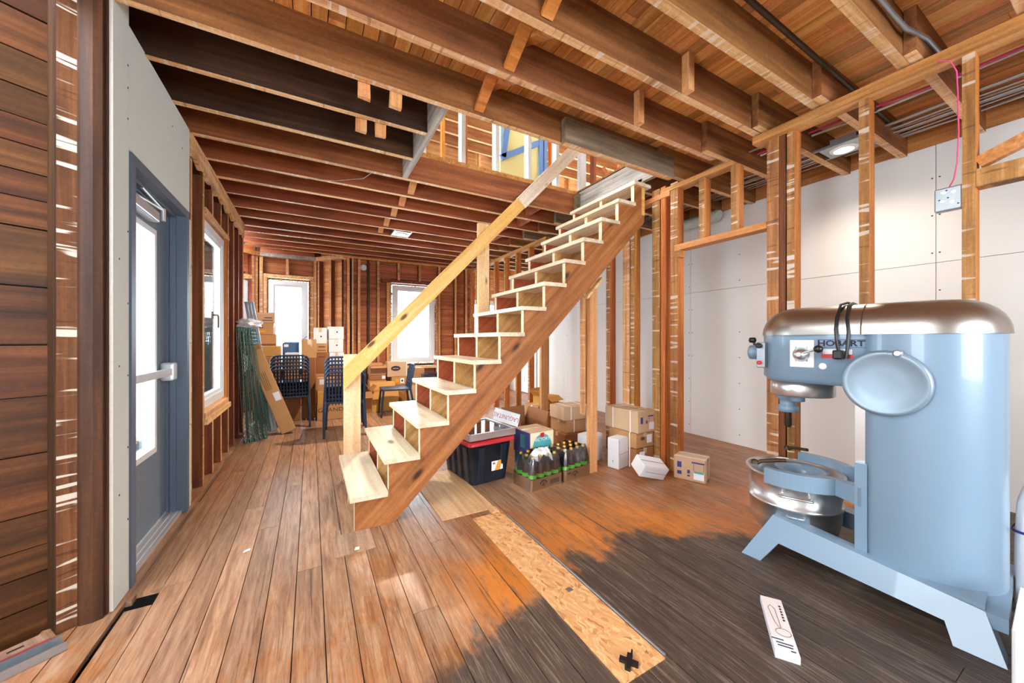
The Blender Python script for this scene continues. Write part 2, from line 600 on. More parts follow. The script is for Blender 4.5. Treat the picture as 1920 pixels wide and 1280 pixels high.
# ================================================================ FLOOR
floor = struct('floor')
build('underfloor', MB().box((-2.2, -2.6, -0.30), (5.0, 8.3, -0.26)), M['dark_void'], floor)  # dark sheet that gives the board gaps their painted shade
PITCH = 0.1155
for k in range(-17, 39):
    x0 = 0.053 + PITCH * k
    x1 = x0 + PITCH - 0.0038
    if x0 > 4.40:
        break
    spans = [(-2.5, 8.0)]
    if x1 < -0.80:
        spans = [(-0.9, 2.30 + (x0 + 0.97) * 0.66), (6.05, 7.9 + min(0, (x0 + 0.78)))]
    elif k == -7:
        x0, x1 = -0.735, -0.6425
        spans = [(-0.9, 2.27), (2.40, 5.2), (5.2, 7.9)]
    elif x0 < 0.5:
        spans = [(-2.5, 7.85 if x1 < 0.1 else 7.4)]
    for a, b in spans:
        y = a
        while y < b - 0.02:
            L = R.uniform(1.6, 3.6)
            e = b if y + L > b - 0.6 else y + L
            piece('floorboard', (x0, y, -0.022), (x1, e - 0.002, R.uniform(-0.0015, 0.0005)), M['floor'], floor)
            y = e
# patches let into or laid over the old boards
piece('strand_board_patch', (0.965, 0.925, 0.0), (1.185, 2.285, 0.006), M['osb'], floor)
build('steel_edge_strip', MB().tube([(1.194, 0.93, 0.006), (1.196, 2.22, 0.006)], 0.0065, 6), M['galv'], floor)
piece('plywood_patch', (0.775, 2.36, 0.001), (1.17, 3.25, 0.007), M['ply'], floor)
piece('grey_patch', (0.115, 2.25, 0.0), (0.335, 2.50, 0.003), M['greyboard'], floor)
piece('threshold_board', (-0.80, 2.36, -0.03), (-0.737, 3.55, -0.004), M['greyboard'], floor)
piece('bottom_plate', (-0.89, 3.50, -0.06), (-0.775, 6.0, -0.02), M['plate'], floor)
piece('wood_chip', (1.115, 2.285, 0.0), (1.17, 2.36, 0.016), M['ply'], floor)

# ================================================================ CEILING
ceiling = struct('ceiling')
HOLE = (0.80, 2.90, 2.325, 3.49)
x = -0.95
while x < 4.42:
    w = R.choice((0.082, 0.086, 0.09))
    segs = [(-2.5, 8.0)]
    if x + w > HOLE[0] and x < HOLE[1]:
        segs = [(-2.5, HOLE[2]), (HOLE[3], 8.0)]
    for a, b in segs:
        y = a
        while y < b - 0.02:
            L = R.uniform(1.2, 3.4)
            e = b if y + L > b - 0.5 else y + L
            piece('subfloor_plank', (x, y, 3.0 + R.uniform(0, 0.002)), (x + w - 0.005, e - 0.002, 3.024), M['subfloor'], ceiling)
            y = e
    x += w

for a, b in (((-0.95, -2.5, 3.025), (4.45, HOLE[2], 3.032)), ((-0.95, HOLE[3], 3.025), (4.45, 8.1, 3.032)), ((-0.95, HOLE[2], 3.025), (HOLE[0], HOLE[3], 3.032)), ((HOLE[1] - 0.04, HOLE[2], 3.025), (4.45, HOLE[3], 3.032))):
    piece('leak_blocker', a, b, M['blocker'], ceiling)  # added dark layer keeps upstairs light out of the plank gaps

JY = [-2.16, -1.75, -1.34, -0.94, -0.53, -0.12, 0.285, 0.685, 1.09, 1.455, 1.84, 2.27, 2.655, 3.085, 3.49, 3.905, 4.30, 4.71, 5.15, 5.52, 5.93, 6.24, 6.58, 6.94, 7.19]
for i, y in enumerate(JY):
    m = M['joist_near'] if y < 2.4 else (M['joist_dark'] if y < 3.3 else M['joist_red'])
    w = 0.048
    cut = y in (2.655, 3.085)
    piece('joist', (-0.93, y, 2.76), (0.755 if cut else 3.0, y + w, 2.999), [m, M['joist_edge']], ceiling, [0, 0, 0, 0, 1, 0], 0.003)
    y2 = y - 0.052
    if y < 7.0:
        piece('joist', (2.93 if cut else 2.80, y2, 2.76), (4.42, y2 + w, 2.999), [M['joist_grey'] if R.random() < 0.3 else M['joist_near'], M['joist_edge']], ceiling, [0, 0, 0, 0, 1, 0], 0.003)
# opening for the stairs
piece('trimmer', (0.757, 2.32, 2.76), (0.802, 3.488, 2.999), M['trimmer'], ceiling)
piece('trimmer', (2.86, 2.32, 2.79), (2.905, 3.488, 3.02), M['trimmer'], ceiling)
piece('opening_lip', (0.80, 3.488, 3.0), (2.90, 3.56, 3.045), M['plate'], ceiling)
piece('opening_lip', (2.86, 2.33, 3.024), (2.92, 3.49, 3.05), M['joist_near'], ceiling)
piece('sister_joist', (1.70, 2.215, 2.735), (2.96, 2.268, 2.93), [M['joist_grey'], M['joist_edge']], ceiling, [0, 0, 0, 0, 1, 0])
# cross bridging between the joists
for i in range(len(JY) - 1):
    a, b = JY[i], JY[i + 1]
    if a < 0 or a in (2.27, 2.655, 3.085) or a > 5.3:
        continue
    xo = 1.0 if a < 2.3 else 0.93 - 0.03 * (a - 3.5)
    fp = M['fir_post'] if a > 3 else M['stud_gold']
    beam('bridging_strut', (xo, a + 0.05, 2.97), (xo, b, 2.79), 0.028, 0.065, fp, ceiling, (1, 0, 0))
    beam('bridging_strut', (xo + 0.07, a + 0.05, 2.79), (xo + 0.07, b, 2.97), 0.028, 0.065, fp, ceiling, (1, 0, 0))
for (bx, by) in ((0.245, 2.325), (0.43, 2.325), (0.27, 2.71), (0.40, 2.71)):
    piece('nailer_block', (bx, by, 2.68), (bx + 0.07, by + 0.036, 2.80), M['fir_post'], ceiling, 0, 0.004)
for yy in (1.84, 1.455):
    piece('nailer_block', (2.02, yy - 0.05, 2.76), (2.07, yy, 2.99), M['fir_post'], ceiling)
# short blocks between the far joists
for i in range(14, 22):
    xx = 2.35 + 0.12 * (i % 2)
    piece('blocking', (xx, JY[i] + 0.05, 2.78), (xx + 0.045, JY[i + 1], 2.99), M['joist_red'], ceiling)

# ================================================================ wall building helpers


def wall_frame(p0, p1):
    return frame_to((p0[0], p0[1], 0), (p1[0], p1[1], 0))


def sheath(parent, p0, p1, z0, z1, mat, pitch=0.2, holes=(), off=0.10, name='sheathing_board'):
    """boards along the wall line; local +Y is the outside"""
    F = wall_frame(p0, p1)
    L = (Vector(p1) - Vector(p0)).length
    z = z0
    while z < z1 - 0.02:
        h = pitch * R.uniform(0.85, 1.15)
        if z + h > z1 - 0.05:
            h = z1 - z
        spans = [(0.0, L)]
        for (s0, s1, a, b) in holes:
            if z + h > a + 0.01 and z < b - 0.01:
                new = []
                for (u0, u1) in spans:
                    if s0 > u0:
                        new.append((u0, min(u1, s0)))
                    if s1 < u1:
                        new.append((max(u0, s1), u1))
                spans = [s for s in new if s[1] - s[0] > 0.01]
        for (u0, u1) in spans:
            build(name, MB().box((u0, off, z), (u1, off + 0.02, z + h - 0.005), 0, None, 0.0015), mat, parent, F)
        z += h
    # dark backing added behind the boards blocks light through the joints
    mb = MB()
    xs = sorted(set([-0.03, L + 0.03] + [s for hh in holes for s in hh[:2]]))
    for i in range(len(xs) - 1):
        c = (xs[i] + xs[i + 1]) / 2
        hs = [hh for hh in holes if hh[0] < c < hh[1]]
        zr = [(z0 - 0.1, z1 + 0.1)] if not hs else [(z0 - 0.1, hs[0][2]), (hs[0][3], z1 + 0.1)]
        for a, b in zr:
            if b - a > 0.01:
                mb.box((xs[i], off + 0.021, a), (xs[i + 1], off + 0.03, b))
    build('leak_blocker', mb, M['blocker'], parent, F)
    return F


def studs(parent, F, items, mats, depth=0.09, mi=(0, 0, 1, 0, 0, 0), name='stud'):
    """items: (position along wall, width, z0, z1); face index 2 looks into the room"""
    for (s, w, z0, z1) in items:
        build(name, MB().box((s, 0, z0), (s + w, depth, z1), list(mi), None, 0.002), mats, parent, F)


def window(n, F, s0, s1, z0, z1, y=0.03, handle=None, deep=0.07, fw=0.07):
    """white vinyl casement set in a wall frame F"""
    w = struct('window_%d' % n)
    w.matrix_world = F
    mb = MB()
    for a, b in (((s0, y, z0), (s0 + fw, y + deep, z1)), ((s1 - fw, y, z0), (s1, y + deep, z1)), ((s0 + fw, y, z0), (s1 - fw, y + deep, z0 + fw)), ((s0 + fw, y, z1 - fw), (s1 - fw, y + deep, z1))):
        mb.box(a, b)
    build('window_frame', mb, M['vinyl'], w)
    g = 0.035
    a0, a1, b0, b1 = s0 + fw, s1 - fw, z0 + fw, z1 - fw
    mb = MB()
    for a, b in (((a0, y + 0.015, b0), (a0 + g, y + 0.055, b1)), ((a1 - g, y + 0.015, b0), (a1, y + 0.055, b1)), ((a0 + g, y + 0.015, b0), (a1 - g, y + 0.055, b0 + g)), ((a0 + g, y + 0.015, b1 - g), (a1 - g, y + 0.055, b1))):
        mb.box(a, b)
    build('sash', mb, M['vinyl'], w)
    build('pane', MB().box((a0 + g, y + 0.035, b0 + g), (a1 - g, y + 0.041, b1 - g)), M['glass'], w)
    # foam squeezed out around the frame
    mb = MB()
    for side in (s0 - 0.018, s1 + 0.018):
        zz = z0
        while zz < z1:
            r = R.uniform(0.007, 0.018)
            mb.lathe([(r * 0.4, -r), (r, -r * 0.3), (r, r * 0.4), (r * 0.3, r)], 6, 0, Matrix.Translation((side, y + 0.03, zz)))
            zz += R.uniform(0.02, 0.06)
    for zz in (z0 - 0.015, z1 + 0.015):
        ss = s0
        while ss < s1:
            r = R.uniform(0.007, 0.017)
            mb.lathe([(r * 0.4, -r), (r, -r * 0.3), (r, r * 0.4), (r * 0.3, r)], 6, 0, Matrix.Translation((ss, y + 0.03, zz)))
            ss += R.uniform(0.02, 0.06)
    build('foam_bead', mb, M['foam'], w)
    if handle:
        hs, hz = handle
        mb = MB().box((hs - 0.014, y - 0.012, hz - 0.035), (hs + 0.014, y, hz + 0.035))
        mb.tube([(hs, y - 0.01, hz), (hs, y - 0.045, hz), (hs, y - 0.05, hz - 0.01), (hs, y - 0.05, hz - 0.12)], 0.008, 8)
        build('window_handle', mb, M['iron'], w)
    return w


# ================================================================ LEFT WALL (runs away from the camera at x = -0.79)
wall_left = struct('wall_left')
# local x runs along -Y so that local +Y (outside) points to -X:  use p0 far, p1 near
def yl(y):
    return 7.0 - y


FL = frame_to((-0.793, 7.0, 0), (-0.793, 0.0, 0))
# frame_to gives local Y = roll x X ; for X = -Y axis, Z up -> local Y = +X, so the outside is local -Y here


def left_piece(name, x0, x1, y0, y1, z0, z1, mats, mi=0, jit=0.0):
    return piece(name, (x0, y0, z0), (x1, y1, z1), mats, wall_left, mi, jit)


SM = [M['stud_red'], M['stud_edge']]
SF = [0, 1, 0, 0, 0, 0]
for (y0, w, z0, z1) in ((3.55, 0.05, -0.02, 2.6), (3.908, 0.05, -0.02, 2.6), (4.955, 0.05, -0.02, 2.6), (5.28, 0.05, -0.02, 2.6), (5.61, 0.05, -0.02, 2.6), (5.95, 0.06, -0.02, 2.76),
                        (4.24, 0.045, -0.02, 0.50), (4.60, 0.045, -0.02, 0.50), (4.24, 0.045, 2.36, 2.6), (4.60, 0.045, 2.36, 2.6)):
    left_piece('stud', -0.893, -0.793, y0, y0 + w, z0, z1, SM, SF, 0.002)
left_piece('window_jamb_stud', -0.885, -0.797, 4.925, 4.953, 0.56, 2.33, M['stud_gold'])
left_piece('window_header', -0.89, -0.785, 3.96, 5.0, 2.315, 2.36, M['plate_rough'], 0, 0.004)
left_piece('window_sill_plate', -0.89, -0.77, 3.96, 5.0, 0.50, 0.545, M['plate_rough'], 0, 0.003)
left_piece('window_sill_plate', -0.88, -0.785, 3.96, 4.95, 0.545, 0.60, M['plate_rough'], 0, 0.003)
# torn top ledger with a wavy lower edge
mb = MB()
ys = [3.50 + 0.06 * i for i in range(41)]
top = [(y, 2.755) for y in ys]
bot = [(y, 2.60 + 0.028 * math.sin(y * 23) + R.uniform(-0.02, 0.02)) for y in ys]
for i in range(40):
    vs = []
    for xx in (-0.795, -0.768):
        vs += [(xx, ys[i], bot[i][1]), (xx, ys[i + 1], bot[i + 1][1]), (xx, ys[i + 1], 2.755), (xx, ys[i], 2.755)]
    mb.add(vs, [(0, 3, 2, 1), (4, 5, 6, 7), (0, 1, 5, 4), (3, 7, 6, 2), (0, 4, 7, 3), (1, 2, 6, 5)])
build('torn_ledger', mb, M['plate_rough'], wall_left)
# sheathing behind the studs
z = -0.1
while z < 3.0:
    h = 0.2
    for a, b in ((3.46, 6.05),) if (z + h < 0.55 or z > 2.3) else ((3.46, 3.97), (4.94, 6.05)):
        left_piece('sheathing_board', -0.925, -0.897, a, b, z, z + h - 0.005, M['sheath_dark_y'])
    z += h
left_piece('joist_pocket_board', -0.945, -0.925, 2.0, 6.05, 2.7, 3.0, M['stud_old'])
left_piece('leak_blocker', -0.955, -0.945, 2.5, 6.1, 2.2, 3.1, M['blocker'])  # added strips here and below block sky light behind the left wall
left_piece('leak_blocker', -0.955, -0.945, 2.5, 6.1, -0.3, 0.0, M['blocker'])
left_piece('leak_blocker', -0.94, -0.927, 3.44, 6.1, -0.3, 0.6, M['blocker'])
left_piece('leak_blocker', -0.94, -0.927, 3.44, 3.98, 0.6, 2.3, M['blocker'])
left_piece('leak_blocker', -0.94, -0.927, 4.93, 6.1, 0.6, 2.3, M['blocker'])
left_piece('leak_blocker', -0.94, -0.91, 2.25, 2.5, -0.3, 2.3, M['blocker'])
# dry lining around the door
DG = [M['drywall_green'], M['gypsum']]
left_piece('drywall_panel', -0.793, -0.780, 2.30, 2.462, -0.02, 2.86, DG, [1, 0, 1, 1, 1, 1])
left_piece('drywall_panel', -0.793, -0.780, 2.465, 3.475, 2.155, 2.765, DG, [1, 0, 1, 1, 1, 1])
left_piece('drywall_panel', -0.793, -0.780, 3.44, 3.505, 0.0, 2.11, DG, [1, 0, 1, 1, 1, 1])
left_piece('door_stud', -0.90, -0.794, 2.31, 2.455, -0.02, 2.86, M['stud_old'])
left_piece('door_stud', -0.90, -0.794, 3.45, 3.50, -0.02, 2.76, M['stud_red'])
left_piece('door_lintel', -0.90, -0.794, 2.46, 3.45, 2.16, 2.76, M['stud_old'])
mb = MB()
for (yy, zz) in [(2.45, z) for z in (0.35, 0.7, 1.05, 1.4, 1.75, 2.3, 2.45, 2.56)] + [(2.36, z) for z in (0.5, 1.1, 1.6)] + [(3.1, 2.6), (3.3, 2.55), (3.49, 0.6), (3.49, 1.2), (3.49, 1.7)]:
    mb.box((-0.781, yy - 0.004, zz - 0.004), (-0.7785, yy + 0.004, zz + 0.004))
build('screw_heads', mb, M['screw'], wall_left)

# ---------------------------------------------------------------- door 1, in the dry-lined opening
door = struct('door_1')
Y0, Y1 = 2.470, 3.435
mb = MB()
mb.box((-0.905, Y0, 0.0), (-0.772, Y0 + 0.05, 2.15))
mb.box((-0.905, Y1 - 0.05, 0.0), (-0.772, Y1, 2.15))
mb.box((-0.905, Y0 + 0.05, 2.10), (-0.772, Y1 - 0.05, 2.15))
mb.box((-0.862, Y1 - 0.066, 0.02), (-0.83, Y1 - 0.05, 2.10))
mb.box((-0.862, Y0 + 0.05, 0.02), (-0.83, Y0 + 0.066, 2.10))
mb.box((-0.862, Y0 + 0.066, 2.082), (-0.83, Y1 - 0.066, 2.10))
build('door_frame', mb, M['frame_grey'], door)
mb = MB()
a, b = Y0 + 0.052, Y1 - 0.052
g0, g1, h0, h1 = 2.66, 3.17, 0.50, 1.93
mb.box((-0.93, a, 0.03), (-0.886, g0, 2.095))
mb.box((-0.93, g1, 0.03), (-0.886, b, 2.095))
mb.box((-0.93, g0, 0.03), (-0.886, g1, h0))
mb.box((-0.93, g0, h1), (-0.886, g1, 2.095))
leaf = build('door_leaf', mb, M['door_grey'], door)
mb = MB()
for p, q in (((-0.935, g0, h0), (-0.874, g0 + 0.035, h1)), ((-0.935, g1 - 0.035, h0), (-0.874, g1, h1)), ((-0.935, g0 + 0.035, h0), (-0.874, g1 - 0.035, h0 + 0.035)), ((-0.935, g0 + 0.035, h1 - 0.035), (-0.874, g1 - 0.035, h1))):
    mb.box(p, q)
build('glazing_bead', mb, M['vinyl'], leaf)
build('pane', MB().box((-0.91, g0 + 0.035, h0 + 0.035), (-0.904, g1 - 0.035, h1 - 0.035)), M['glass'], leaf)
mb = MB().box((-0.845, a + 0.08, 0.985), (-0.822, b - 0.09, 1.03)).box((-0.86, a + 0.06, 0.992), (-0.845, b - 0.09, 1.023))
bar = build('panic_bar', mb, M['chrome'], leaf)
rounded((-0.886, b - 0.12, 0.945), (-0.815, b - 0.03, 1.07), 0.014, mats=M['chrome'], name='bar_end_case', parent=bar)
rounded((-0.886, a + 0.02, 0.945), (-0.815, a + 0.10, 1.07), 0.014, mats=M['chrome'], name='bar_end_case', parent=bar)
cl = rounded((-0.886, 2.62, 1.955), (-0.825, 3.05, 2.02), 0.008, mats=M['chrome'], name='door_closer', parent=leaf)
build('closer_arm', MB().tube([(-0.85, 2.75, 2.03), (-0.83, 3.12, 2.055)], 0.009, 6).tube([(-0.83, 3.12, 2.055), (-0.835, 2.80, 2.085)], 0.008, 6).tube([(-0.83, 3.12, 2.065), (-0.83, 3.12, 1.985)], 0.014, 8), M['chrome'], cl)
mb = MB().box((-0.93, a, 0.0), (-0.80, b, 0.018)).box((-0.90, a, 0.018), (-0.885, b, 0.026)).box((-0.865, a, 0.018), (-0.85, b, 0.024)).box((-0.835, a, 0.018), (-0.82, b, 0.022))
build('sill_strip', mb, M['chrome'], door)

# window 1 in the left wall: local X runs toward -Y, local Y toward +X  (outside = local -Y)
FW = Matrix(((0, -1, 0, -0.79), (1, 0, 0, 0.0), (0, 0, 1, 0), (0, 0, 0, 1)))   # local X -> +Y world, local Y -> -X world
window(1, FW, 3.985, 4.915, 0.62, 2.29, y=0.03, handle=(4.36, 1.46))

# ================================================================ ANGLED WALL at the left edge, by the camera
wall_angled = struct('wall_angle')
PA = Vector((-0.955, 2.32))
DA = Vector((-0.835, -0.55)).normalized()
PB = PA + DA * 1.15
# room side is toward +x,-y ; local Y = outside = toward -x,+y
FA = frame_to((PA.x, PA.y, 0), (PB.x, PB.y, 0), (0, 0, -1))
# roll -Z flips so that local Y points outward; local Z is then downward, so build by hand instead
AXV = DA
ANV = Vector((-DA.y, DA.x))
if ANV.dot(Vector((1, -1))) > 0:
    ANV = -ANV
FA = Matrix(((AXV.x, ANV.x, 0, PA.x), (AXV.y, ANV.y, 0, PA.y), (0, 0, 1, 0), (0, 0, 0, 1)))
zs = [-0.2, 0.106, 0.243, 0.355, 0.497, 0.746, 0.987, 1.205, 1.448, 1.692, 1.814, 1.924, 2.036, 2.146, 2.269, 2.413, 2.58, 2.75, 2.95]
for i in range(len(zs) - 1):
    build('sheathing_board', MB().box((-0.02, 0.02, zs[i]), (1.15, 0.045, zs[i + 1] - 0.006), 0, None, 0.002), M['sheath_dark'], wall_angled, FA)
build('leak_blocker', MB().box((-0.1, 0.046, -0.3), (1.3, 0.06, 3.1)), M['blocker'], wall_angled, FA)  # added backing blocks light between the angled wall's boards
build('stud', MB().box((-0.035, -0.10, -0.05), (0.025, 0.018, 2.98), [0, 0, 1, 0, 0, 0], None, 0.002), [M['stud_old'], M['stud_lath_dark']], wall_angled, FA)
build('stud', MB().box((0.55, -0.10, -0.05), (0.60, 0.018, 2.98), [0, 0, 1, 0, 0, 0], None, 0.002), [M['stud_old'], M['stud_lath_dark']], wall_angled, FA)
mb = MB()
pr_ = [(-0.800, 2.262), (-0.800, 2.296), (-0.80, 2.40), (-0.92, 2.40), (-0.93, 2.32), (-0.886, 2.262), (-0.862, 2.247), (-0.825, 2.248)]
mb.prism(list(reversed(pr_)), -0.05, 2.98)
build('corner_post_or_plug', mb, M['stud_old'], wall_angled)
piece('corner_batten', (-0.808, 2.285, 0.0), (-0.794, 2.298, 2.86), M['stud_old'], wall_angled)

# turret and shop front behind the camera: plain dry-lined walls with big windows
wall_turret = struct('wall_turret')
px0, py0 = PB.x, PB.y
for a, b in (((px0 - 0.1, -0.45, -0.02), (px0, py0, 0.95)), ((px0 - 0.1, -0.45, 2.05), (px0, py0, 3.0)), ((px0 - 0.1, -0.45, 0.95), (px0, -0.2, 2.05)), ((px0 - 0.1, 0.8, 0.95), (px0, py0, 2.05))):
    piece('drywall_panel', a, b, M['drywall'], wall_turret)
piece('drywall_panel', (px0 - 0.1, -0.95, -0.02), (-0.80, -0.45, 3.0), M['drywall'], wall_turret)
piece('drywall_panel', (-0.92, -2.6, -0.02), (-0.80, -0.95, 3.0), M['drywall'], wall_turret)
wall_front = struct('wall_front')
for a, b in (((-0.9, -2.6, -0.02), (4.5, -2.5, 0.85)), ((-0.9, -2.6, 2.35), (4.5, -2.5, 3.0)), ((-0.9, -2.6, 0.85), (0.9, -2.5, 2.35)), ((2.9, -2.6, 0.85), (4.5, -2.5, 2.35))):
    piece('drywall_panel', a, b, M['drywall'], wall_front)

# ================================================================ BACK: bay and back wall
wall_bay = struct('wall_bay')
GM = [M['stud_red'], M['stud_edge']]
# middle of the bay
Fc = sheath(wall_bay, (-0.80, 7.80), (0.09, 7.80), 0, 2.9, M['sheath_red'], 0.19, [(0.13, 0.76, 0.70, 2.33)])
studs(wall_bay, Fc, [(0.0, 0.05, 0, 2.72), (0.06, 0.05, 0, 2.36), (0.79, 0.05, 0, 2.36), (0.845, 0.05, 0, 2.72), (0.40, 0.045, 2.42, 2.72)], GM)
build('window_header', MB().box((0.06, 0.0, 2.36), (0.84, 0.09, 2.42)), M['plate_rough'], wall_bay, Fc)
build('top_plate', MB().box((-0.02, -0.03, 2.72), (0.92, 0.09, 2.79)), M['trimmer'], wall_bay, Fc)
window(2, Fc, 0.14, 0.75, 0.72, 2.31, y=0.03)
for (cx_, cy_) in ((-0.82, 7.93), (0.13, 7.92), (0.60, 7.42)):
    piece('corner_post_or_plug', (cx_ - 0.07, cy_ - 0.03, -0.02), (cx_ + 0.07, cy_ + 0.07, 3.02), M['stud_old'], wall_bay)  # plugs added behind the bay corners to block sky light leaks
# right, angled side of the bay
Fr = sheath(wall_bay, (0.09, 7.80), (0.53, 7.27), 0, 2.9, M['sheath_gold'], 0.17)
studs(wall_bay, Fr, [(0.03, 0.045, 0, 2.74), (0.32, 0.045, 0, 2.74)], GM, mi=(0, 0, 1, 0, 0, 0))
build('top_plate', MB().box((-0.02, -0.03, 2.72), (0.70, 0.09, 2.79)), M['plate_rough'], wall_bay, Fr)
# left, angled side of the bay
Fl = sheath(wall_bay, (-1.75, 6.95), (-0.80, 7.80), 0, 2.9, M['sheath_red'], 0.19, [(0.42, 1.10, 0.70, 2.28)])
studs(wall_bay, Fl, [(0.02, 0.05, 0, 2.72), (0.35, 0.05, 0, 2.30), (1.14, 0.05, 0, 2.72), (1.20, 0.05, 0, 2.72), (0.72, 0.045, 2.36, 2.72)], GM)
build('window_header', MB().box((0.35, 0.0, 2.30), (1.14, 0.09, 2.36)), M['plate_rough'], wall_bay, Fl)
build('top_plate', MB().box((0.0, -0.03, 2.72), (1.29, 0.09, 2.79)), M['plate'], wall_bay, Fl)
window(3, Fl, 0.43, 1.09, 0.72, 2.26, y=0.03)
sheath(wall_bay, (-1.75, 6.05), (-1.75, 6.95), 0, 2.9, M['sheath_red'], 0.19, off=0.0)
sheath(wall_bay, (-0.9, 6.05), (-1.75, 6.05), 0, 2.9, M['sheath_red'], 0.19, off=0.0)

wall_back = struct('wall_back')
Fb = sheath(wall_back, (0.53, 7.26), (4.45, 7.26), 0, 2.95, M['sheath_red'], 0.13, [(0.85, 1.70, 0.76, 2.32), (2.6, 3.9, 0, 2.95)])
studs(wall_back, Fb, [(0.05, 0.045, 0, 2.74), (0.13, 0.03, 0, 2.74), (0.23, 0.045, 0, 2.74), (0.57, 0.045, 0, 2.74), (0.745, 0.045, 0, 2.34), (0.795, 0.04, 0, 2.34),
                      (1.715, 0.04, 0, 2.34), (1.765, 0.045, 0, 2.74), (2.12, 0.045, 0, 2.74), (2.36, 0.045, 0, 2.74), (0.95, 0.045, 2.40, 2.74), (1.36, 0.045, 2.40, 2.74)], GM)
build('window_header', MB().box((0.66, 0.0, 2.345), (1.80, 0.09, 2.40)), M['stud_red'], wall_back, Fb)
build('top_plate', MB().box((-0.02, -0.02, 2.735), (2.5, 0.09, 2.79)), M['plate'], wall_back, Fb)
window(4, Fb, 0.86, 1.69, 0.78, 2.30, y=0.02)
build('window_sill_plate', MB().box((0.80, 0.0, 0.66), (1.75, 0.09, 0.71)), M['plate_rough'], wall_back, Fb)
build('vent_pipe', MB().tube([(0.42, 0.05, 0), (0.42, 0.05, 2.74)], 0.022, 10), M['iron'], wall_back, Fb)
build('vent_cover', MB().lathe([(0.055, -0.006), (0.06, 0.0), (0.05, 0.008), (0.01, 0.009)], 20, 0, Matrix.Translation((0.34, 0.09, 2.60)) @ Matrix.Rotation(PI / 2, 4, 'X')), M['white'], wall_back, Fb)
# end of the passage on the right
Fh = sheath(wall_back, (2.95, 7.95), (4.45, 7.95), 0, 2.95, M['sheath_gold'], 0.15, [(0.37, 1.25, 0.95, 2.17)], off=0.02)
window(5, Fh, 0.36, 1.26, 0.94, 2.18, y=0.0)

# ================================================================ RIGHT WALL
wall_right = struct('wall_right')
build('wall_backing', MB().box((4.376, -2.6, -0.3), (4.46, 8.1, 3.1)), M['seam'], wall_right)
piece('rim_joist', (4.366, -2.5, 2.785), (4.376, 8.0, 2.999), M['plate'], wall_right)
cuts = [-2.5, -1.34, 0.878, 3.011, 5.10, 5.62, 6.70]
for i in range(len(cuts) - 1):
    piece('drywall_sheet', (4.36, cuts[i] + 0.002, -0.005), (4.376, cuts[i + 1] - 0.002, 1.838), M['drywall'], wall_right)
    piece('drywall_sheet', (4.36, cuts[i] + 0.002, 1.842), (4.376, cuts[i + 1] - 0.002, 2.78), M['drywall'], wall_right)
mb = MB()
for i in range(1, len(cuts)):
    for yy in (cuts[i] - 0.02, cuts[i] + 0.02, cuts[i] - 0.62, cuts[i] - 1.2):
        zz = 0.12
        while zz < 2.76:
            if not (yy < cuts[i - 1]) and R.random() < 0.85:
                mb.box((4.3585, yy - 0.005, zz - 0.005), (4.361, yy + 0.005, zz + 0.005))
            zz += 0.30
build('screw_heads', mb, M['screw'], wall_right)
M['faint_ink'] = plain('faint_grey_stamp', (176, 160, 152), 0.9)
text('sheet_stamp', 'WURMINSEEWENC', 0.055, M['faint_ink'], wall_right, Matrix(((0, 0, -1, 4.3592), (0, -1, 0, 0.592), (-1, 0, 0, 1.20), (0, 0, 0, 1))), 0.0002, 1.0)
door2 = struct('door_2')
build('door_frame', MB().box((4.33, 6.70, 0), (4.39, 6.77, 2.12)).box((4.33, 7.60, 0), (4.39, 7.67, 2.12)).box((4.33, 6.77, 2.05), (4.39, 7.60, 2.12)), M['door_white'], door2)
mb = MB().box((4.35, 6.77, 0.02), (4.385, 7.60, 2.05))
lf = build('door_leaf', mb, M['door_white'], door2)
for (ya, yb, za, zb) in ((6.85, 7.14, 0.25, 0.95), (7.22, 7.52, 0.25, 0.95), (6.85, 7.14, 1.1, 1.9), (7.22, 7.52, 1.1, 1.9)):
    build('door_panel', MB().box((4.338, ya, za), (4.35, yb, zb)), M['door_white'], lf)
piece('drywall_sheet', (4.36, 7.67, -0.005), (4.376, 7.95, 2.78), M['drywall'], wall_right)
piece('drywall_sheet', (4.36, 6.70, 2.12), (4.376, 7.67, 2.78), M['drywall'], wall_right)

# ================================================================ STUD PARTITION on the right
part = struct('wall_partition')
PM = [M['stud_gold'], M['stud_lath']]
PF = [1, 0, 0, 0, 0, 0]
XP = 2.95


def pst(y0, w, z0=0.0, z1=2.69, d=0.09, mats=PM, name='stud', x=XP):
    return piece(name, (x, y0, z0), (x + d, y0 + w, z1), mats, part, PF, 0.002)


for y0 in (-1.9, -1.5, -1.1, -0.7, -0.3, 0.06):
    pst(y0, 0.045)
pst(0.461, 0.045)
pst(0.862, 0.045)
pst(1.247, 0.045)
pst(1.345, 0.08, d=0.10)
pst(1.30, 0.042, mats=[M['stud_old'], M['stud_red']])
pst(1.635, 0.05, 2.10, 2.62)
pst(1.91, 0.05, 2.10, 2.62)
pst(2.17, 0.075)
pst(2.30, 0.05, mats=[M['stud_gold'], M['stud_gold']])
pst(2.365, 0.085, d=0.10)
pst(2.68, 0.05)
pst(2.74, 0.10, d=0.10, mats=[M['stud_gold'], M['stud_edge']])
pst(3.03, 0.06)
pst(3.45, 0.05, d=0.1)
for y0 in (4.35, 4.75, 5.15, 5.55, 5.95, 6.35, 6.75, 7.10):
    pst(y0, 0.045)
piece('door_header', (2.945, 1.425, 2.05), (3.045, 2.20, 2.10), M['plate'], part, 0, 0.002)
piece('header_stub', (2.945, 2.145, 1.985), (3.02, 2.19, 2.05), M['plate'], part)
piece('top_plate', (2.905, -2.5, 2.69), (3.02, 1.50, 2.745), M['plate'], part)
piece('top_plate', (2.94, 1.68, 2.625), (3.04, 2.35, 2.665), M['plate'], part)
